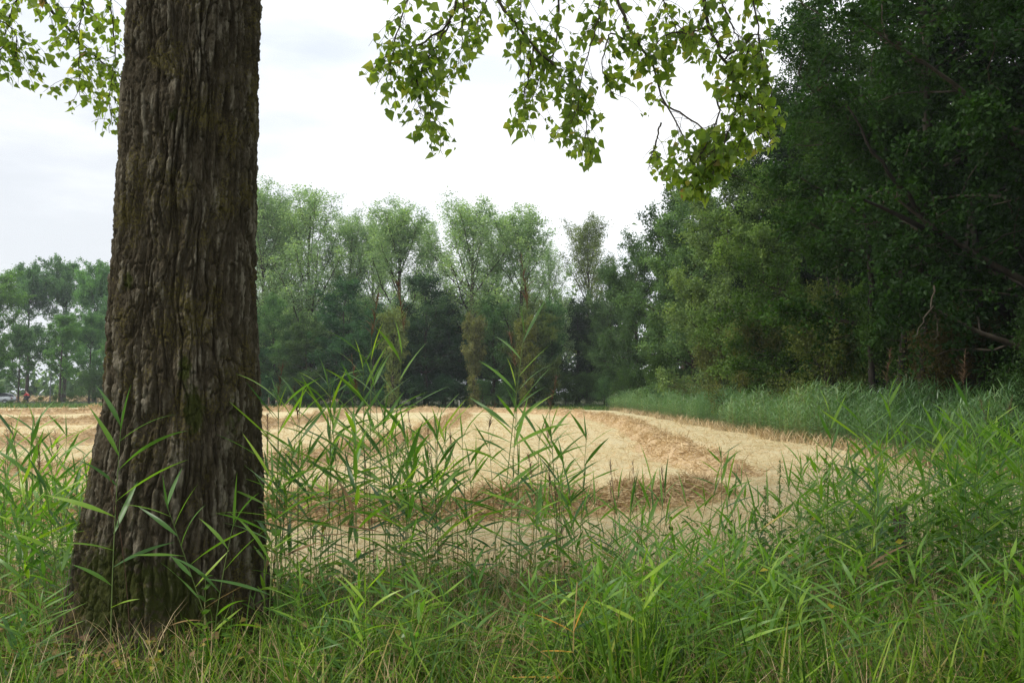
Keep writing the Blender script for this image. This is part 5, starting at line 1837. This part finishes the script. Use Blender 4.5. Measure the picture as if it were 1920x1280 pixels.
cpos = at(-8, 745, 109)
car = thing('parked_car', 'silver grey hatchback with dark windows at the left edge behind the verge', 'car', (cpos[0], 109.5, 0.05), R(7))
prof = [(-2.1, 0.35, 0.62), (-2.05, 0.28, 0.80), (-1.3, 0.26, 0.93), (-0.6, 0.26, 0.99), (0.9, 0.26, 0.99), (1.7, 0.27, 0.99), (2.02, 0.32, 0.93), (2.1, 0.4, 0.72)]
secs = []
for x, z0, z1 in prof:
    wv = 0.88 if abs(x) < 1.9 else 0.74
    secs.append([(x, -wv * 0.93, z0), (x, -wv, z0 + 0.2), (x, -wv, z1 - 0.12), (x, -wv * 0.9, z1), (x, wv * 0.9, z1), (x, wv, z1 - 0.12), (x, wv, z0 + 0.2), (x, wv * 0.93, z0)])
loft(secs, M['paint_silver'], 'body', car)
cab = [(-0.95, 0.97, 0.76), (-0.35, 1.40, 0.62), (0.3, 1.47, 0.62), (1.2, 1.43, 0.61), (1.65, 1.25, 0.62), (1.95, 0.95, 0.74)]
secs = [[(x, -0.78, 0.95), (x, -wv, z), (x, wv, z), (x, 0.78, 0.95)] for x, z, wv in cab]
loft(secs, M['glass_dark'], 'windows', car, smooth=False)
roof = [(-0.4, 1.385), (0.3, 1.475), (1.2, 1.435), (1.62, 1.29)]
secs = [[(x, -0.60, z), (x, -0.45, z + 0.035), (x, 0.45, z + 0.035), (x, 0.60, z)] for x, z in roof]
loft(secs, M['paint_silver'], 'roof', car)


def wheel(parent, x, y, r, wdt, name='wheel', rimmat='rim'):
    a = np.arange(24) * 2 * math.pi / 24
    rings = []
    for rr0, yy in [(r * 0.62, -wdt / 2), (r * 0.94, -wdt / 2), (r, -wdt / 4), (r, wdt / 4), (r * 0.94, wdt / 2), (r * 0.62, wdt / 2)]:
        rings.append(np.stack([x + rr0 * np.cos(a), np.full(24, y + yy), r + rr0 * np.sin(a)], -1))
    V = np.concatenate(rings)
    Q = np.array([[k * 24 + j, k * 24 + (j + 1) % 24, ((k + 1) % 6) * 24 + (j + 1) % 24, ((k + 1) % 6) * 24 + j] for k in range(6) for j in range(24)])
    wo_ = link(name, new_mesh(name, V, Q, M['rubber'], smooth=True), parent)
    rings = [np.stack([x + rr0 * np.cos(a), np.full(24, y + yy), r + rr0 * np.sin(a)], -1) for rr0, yy in [(r * 0.61, -wdt * 0.42), (r * 0.2, -wdt * 0.5), (r * 0.2, wdt * 0.5), (r * 0.61, wdt * 0.42)]]
    V = np.concatenate(rings)
    Q = np.array([[k * 24 + j, k * 24 + (j + 1) % 24, (k + 1) * 24 + (j + 1) % 24, (k + 1) * 24 + j] for k in range(3) for j in range(24)])
    link('rim', new_mesh('rim', V, Q, M[rimmat], smooth=True), wo_)


for x in (-1.3, 1.3):
    for y in (-0.8, 0.8):
        wheel(car, x, y, 0.32, 0.2)
for y in (-0.66, 0.66):
    for x, mt in ((2.07, 'red_lens'), (-2.08, 'pale_post')):
        import bmesh
        bm = bmesh.new()
        box_mesh(bm, 0.06, 0.22, 0.16, (x, y, 0.78))
        me = bpy.data.meshes.new('light')
        bm.to_mesh(me)
        bm.free()
        me.materials.append(M[mt])
        link('tail_light' if x > 0 else 'headlight', me, car)

# bicycle
bpos = at(51, 745, 106)
bike = thing('bicycle', 'dark bicycle under the red clad rider behind the verge bushes', 'bicycle', (bpos[0], 106, 0.0), R(5))
for x in (-0.55, 0.55):
    a = np.arange(28) * 2 * math.pi / 28
    V, Q = [], []
    for k in range(28):
        for q in range(5):
            b_ = q * 2 * math.pi / 5
            rr0 = 0.34 + 0.018 * math.cos(b_)
            V.append([x + rr0 * math.cos(a[k]), 0.018 * math.sin(b_), 0.355 + rr0 * math.sin(a[k])])
    for k in range(28):
        for q in range(5):
            Q.append([k * 5 + q, k * 5 + (q + 1) % 5, ((k + 1) % 28) * 5 + (q + 1) % 5, ((k + 1) % 28) * 5 + q])
    wo_ = link('wheel', new_mesh('wheel', np.array(V), np.array(Q), M['rubber'], smooth=True), bike)
    sp_ = np.array([[[x, 0, 0.355], [x + 0.33 * math.cos(t_), 0, 0.355 + 0.33 * math.sin(t_)]] for t_ in a[::2]])
    V, Q = tubes(sp_, np.full((14, 2), 0.003), 3)
    link('spokes', new_mesh('spokes', V, Q, M['metal_grey']), wo_)
segs = np.array([[[0.55, 0, 0.355], [0.12, 0, 0.30]], [[0.12, 0, 0.30], [0.22, 0, 0.92]], [[0.55, 0, 0.355], [0.20, 0, 0.80]], [[0.2, 0, 0.82], [-0.36, 0, 0.86]], [[0.12, 0, 0.30], [-0.38, 0, 0.78]], [[-0.55, 0, 0.355], [-0.36, 0, 1.0]]])
V, Q = tubes(segs, np.full((6, 2), 0.016), 6)
link('frame', new_mesh('frame', V, Q, M['metal_grey']), bike)
V, Q = tubes(np.array([[[-0.36, -0.28, 1.05], [-0.40, -0.1, 1.04], [-0.40, 0.1, 1.04], [-0.36, 0.28, 1.05]]]), np.full((1, 4), 0.013), 6)
link('handlebar', new_mesh('handlebar', V, Q, M['metal_grey']), bike)
V, Q = tubes(np.array([[[0.08, 0, 0.95], [0.2, 0, 0.96], [0.34, 0, 0.97]]]), np.array([[0.03, 0.06, 0.08]]), 8)
link('saddle', new_mesh('saddle', V * np.array([1, 1, 1]), Q, M['rubber']), bike)


def skin_body(name, verts, edges, radii, mat, parent, sub=1):
    me = bpy.data.meshes.new(name)
    me.from_pydata(verts, edges, [])
    me.materials.append(mat)
    o = link(name, me, parent)
    md = o.modifiers.new('skin', 'SKIN')
    md.use_smooth_shade = True
    sv = me.skin_vertices[0].data
    for k, r_ in enumerate(radii):
        sv[k].radius = (r_, r_)
        sv[k].use_root = (k == 0)
    s = o.modifiers.new('sub', 'SUBSURF')
    s.levels = s.render_levels = sub
    return o


rider = thing('person', 'cyclist in a red jacket and dark trousers riding left behind the bushes', 'person', (bpos[0], 106, 0.0), R(5))
bv = [(0.2, 0, 1.02), (0.1, 0, 1.25), (-0.05, 0, 1.47), (-0.1, 0, 1.56), (-0.14, 0, 1.68), (-0.15, 0, 1.78),
      (-0.04, -0.17, 1.44), (-0.2, -0.24, 1.22), (-0.36, -0.25, 1.07), (-0.04, 0.17, 1.44), (-0.2, 0.24, 1.22), (-0.36, 0.25, 1.07),
      (0.18, -0.1, 0.98), (-0.16, -0.13, 0.78), (0.0, -0.12, 0.38), (-0.12, -0.12, 0.32), (0.18, 0.1, 0.98), (-0.1, 0.13, 0.95), (0.16, 0.12, 0.62), (0.06, 0.12, 0.55)]
be = [(0, 1), (1, 2), (2, 3), (3, 4), (4, 5), (2, 6), (6, 7), (7, 8), (2, 9), (9, 10), (10, 11), (0, 12), (12, 13), (13, 14), (14, 15), (0, 16), (16, 17), (17, 18), (18, 19)]
br_ = [0.13, 0.13, 0.13, 0.055, 0.085, 0.085, 0.055, 0.042, 0.03, 0.055, 0.042, 0.03, 0.09, 0.065, 0.045, 0.035, 0.09, 0.065, 0.045, 0.035]
skin_body('body', bv, be, br_, M['skin'], rider)
jv = bv[:3] + [bv[6], bv[7], (-0.31, -0.25, 1.12), bv[9], bv[10], (-0.31, 0.25, 1.12)]
skin_body('jacket', jv, [(0, 1), (1, 2), (2, 3), (3, 4), (4, 5), (2, 6), (6, 7), (7, 8)], [0.155, 0.165, 0.16, 0.08, 0.06, 0.05, 0.08, 0.06, 0.05], M['red_cloth'], rider)
tv_ = [bv[0], bv[12], bv[13], (-0.02, -0.12, 0.43), bv[16], bv[17], (0.13, 0.12, 0.67)]
skin_body('trousers', tv_, [(0, 1), (1, 2), (2, 3), (0, 4), (4, 5), (5, 6)], [0.15, 0.11, 0.085, 0.06, 0.11, 0.085, 0.06], M['dark_cloth'], rider)
skin_body('hair', [(-0.12, 0, 1.74), (-0.11, 0, 1.80)], [(0, 1)], [0.09, 0.085], M['hair'], rider)

# lamp post
lp_ = at(94, 742, 118)
lamp = thing('street_lamp', 'thin dark street lamp with a curved arm between the left trees', 'street lamp', (lp_[0], 118, 0))
P = np.array([[[0, 0, 0], [0, 0, 2], [0, 0, 4.6], [0.08, 0, 5.2], [0.35, 0, 5.5], [0.8, 0, 5.55]]])
V, Q = tubes(P, np.array([[0.09, 0.08, 0.06, 0.05, 0.045, 0.04]]), 8)
link('pole', new_mesh('pole', V, Q, M['metal_grey'], smooth=True), lamp)
V, Q = tubes(np.array([[[0.75, 0, 5.54], [0.95, 0, 5.53], [1.25, 0, 5.5]]]), np.array([[0.06, 0.11, 0.05]]), 8)
link('lamp_head', new_mesh('lamp_head', V, Q, M['metal_grey'], smooth=True), lamp)
# pale post and fence posts
for name, lab, px, d, h, r_, mt, grp in [
        ('pale_pole', 'pale thick pole just left of the dark tree stem by the road', 113, 112, 3.3, 0.13, 'pale_post', None),
        ('fence_post', 'thin pale post at the far end of the field left of the brown ivy column', 861, 78.7, 0.8, 0.035, 'pale_post', None),
        ('fence_post', 'dark fence post at the far end of the field right of the big trunk', 505, 78.7, 1.1, 0.07, 'old_wood', None),
        ('fence_post', 'weathered square fence post in the nettles at the right', 1676, 6.3, 0.70, 0.036, 'old_wood', None)]:
    x = (px - 960) / F * d
    n_ = 4 if d < 20 else 8
    zz_ = [0, h * 0.5, h * 0.97, h]
    rr_s = [r_ * 1.4 if n_ == 4 else r_, r_ * 1.38 if n_ == 4 else r_, r_ * 1.35 if n_ == 4 else r_, r_ * 1.1 if n_ == 4 else r_ * 0.8]
    a = np.arange(n_) * 2 * math.pi / n_ + math.pi / 4
    secs = [np.stack([rq * np.cos(a) + 0.01 * zq, rq * np.sin(a), np.full(n_, zq)], -1) for zq, rq in zip(zz_, rr_s)]
    o = loft(secs, M[mt], name, None, smooth=False)
    o.location = (x, d, 0)
    tag(o, lab, 'post')

# ------------------------------------------------------------------ haze
hv = np.array([[x, y, z] for x in (-1600, 1600) for y in (-1600, 1700) for z in (-1.2, 34)], float)
hq = np.array([[0, 1, 3, 2], [4, 6, 7, 5], [0, 4, 5, 1], [2, 3, 7, 6], [0, 2, 6, 4], [1, 5, 7, 3]])
hm = bpy.data.materials.new('haze_air')
hm.use_nodes = True
ht = hm.node_tree
for n in list(ht.nodes):
    ht.nodes.remove(n)
hout = N(ht, 'ShaderNodeOutputMaterial')
pv = N(ht, 'ShaderNodeVolumePrincipled')
pv.inputs['Color'].default_value = (0.86, 0.93, 1.0, 1)
pv.inputs['Density'].default_value = 0.00045
pv.inputs['Anisotropy'].default_value = 0.2
ht.links.new(pv.outputs[0], hout.inputs['Volume'])
ho = link('haze', new_mesh('haze', hv, hq, hm))
tag(ho, kind='stuff')
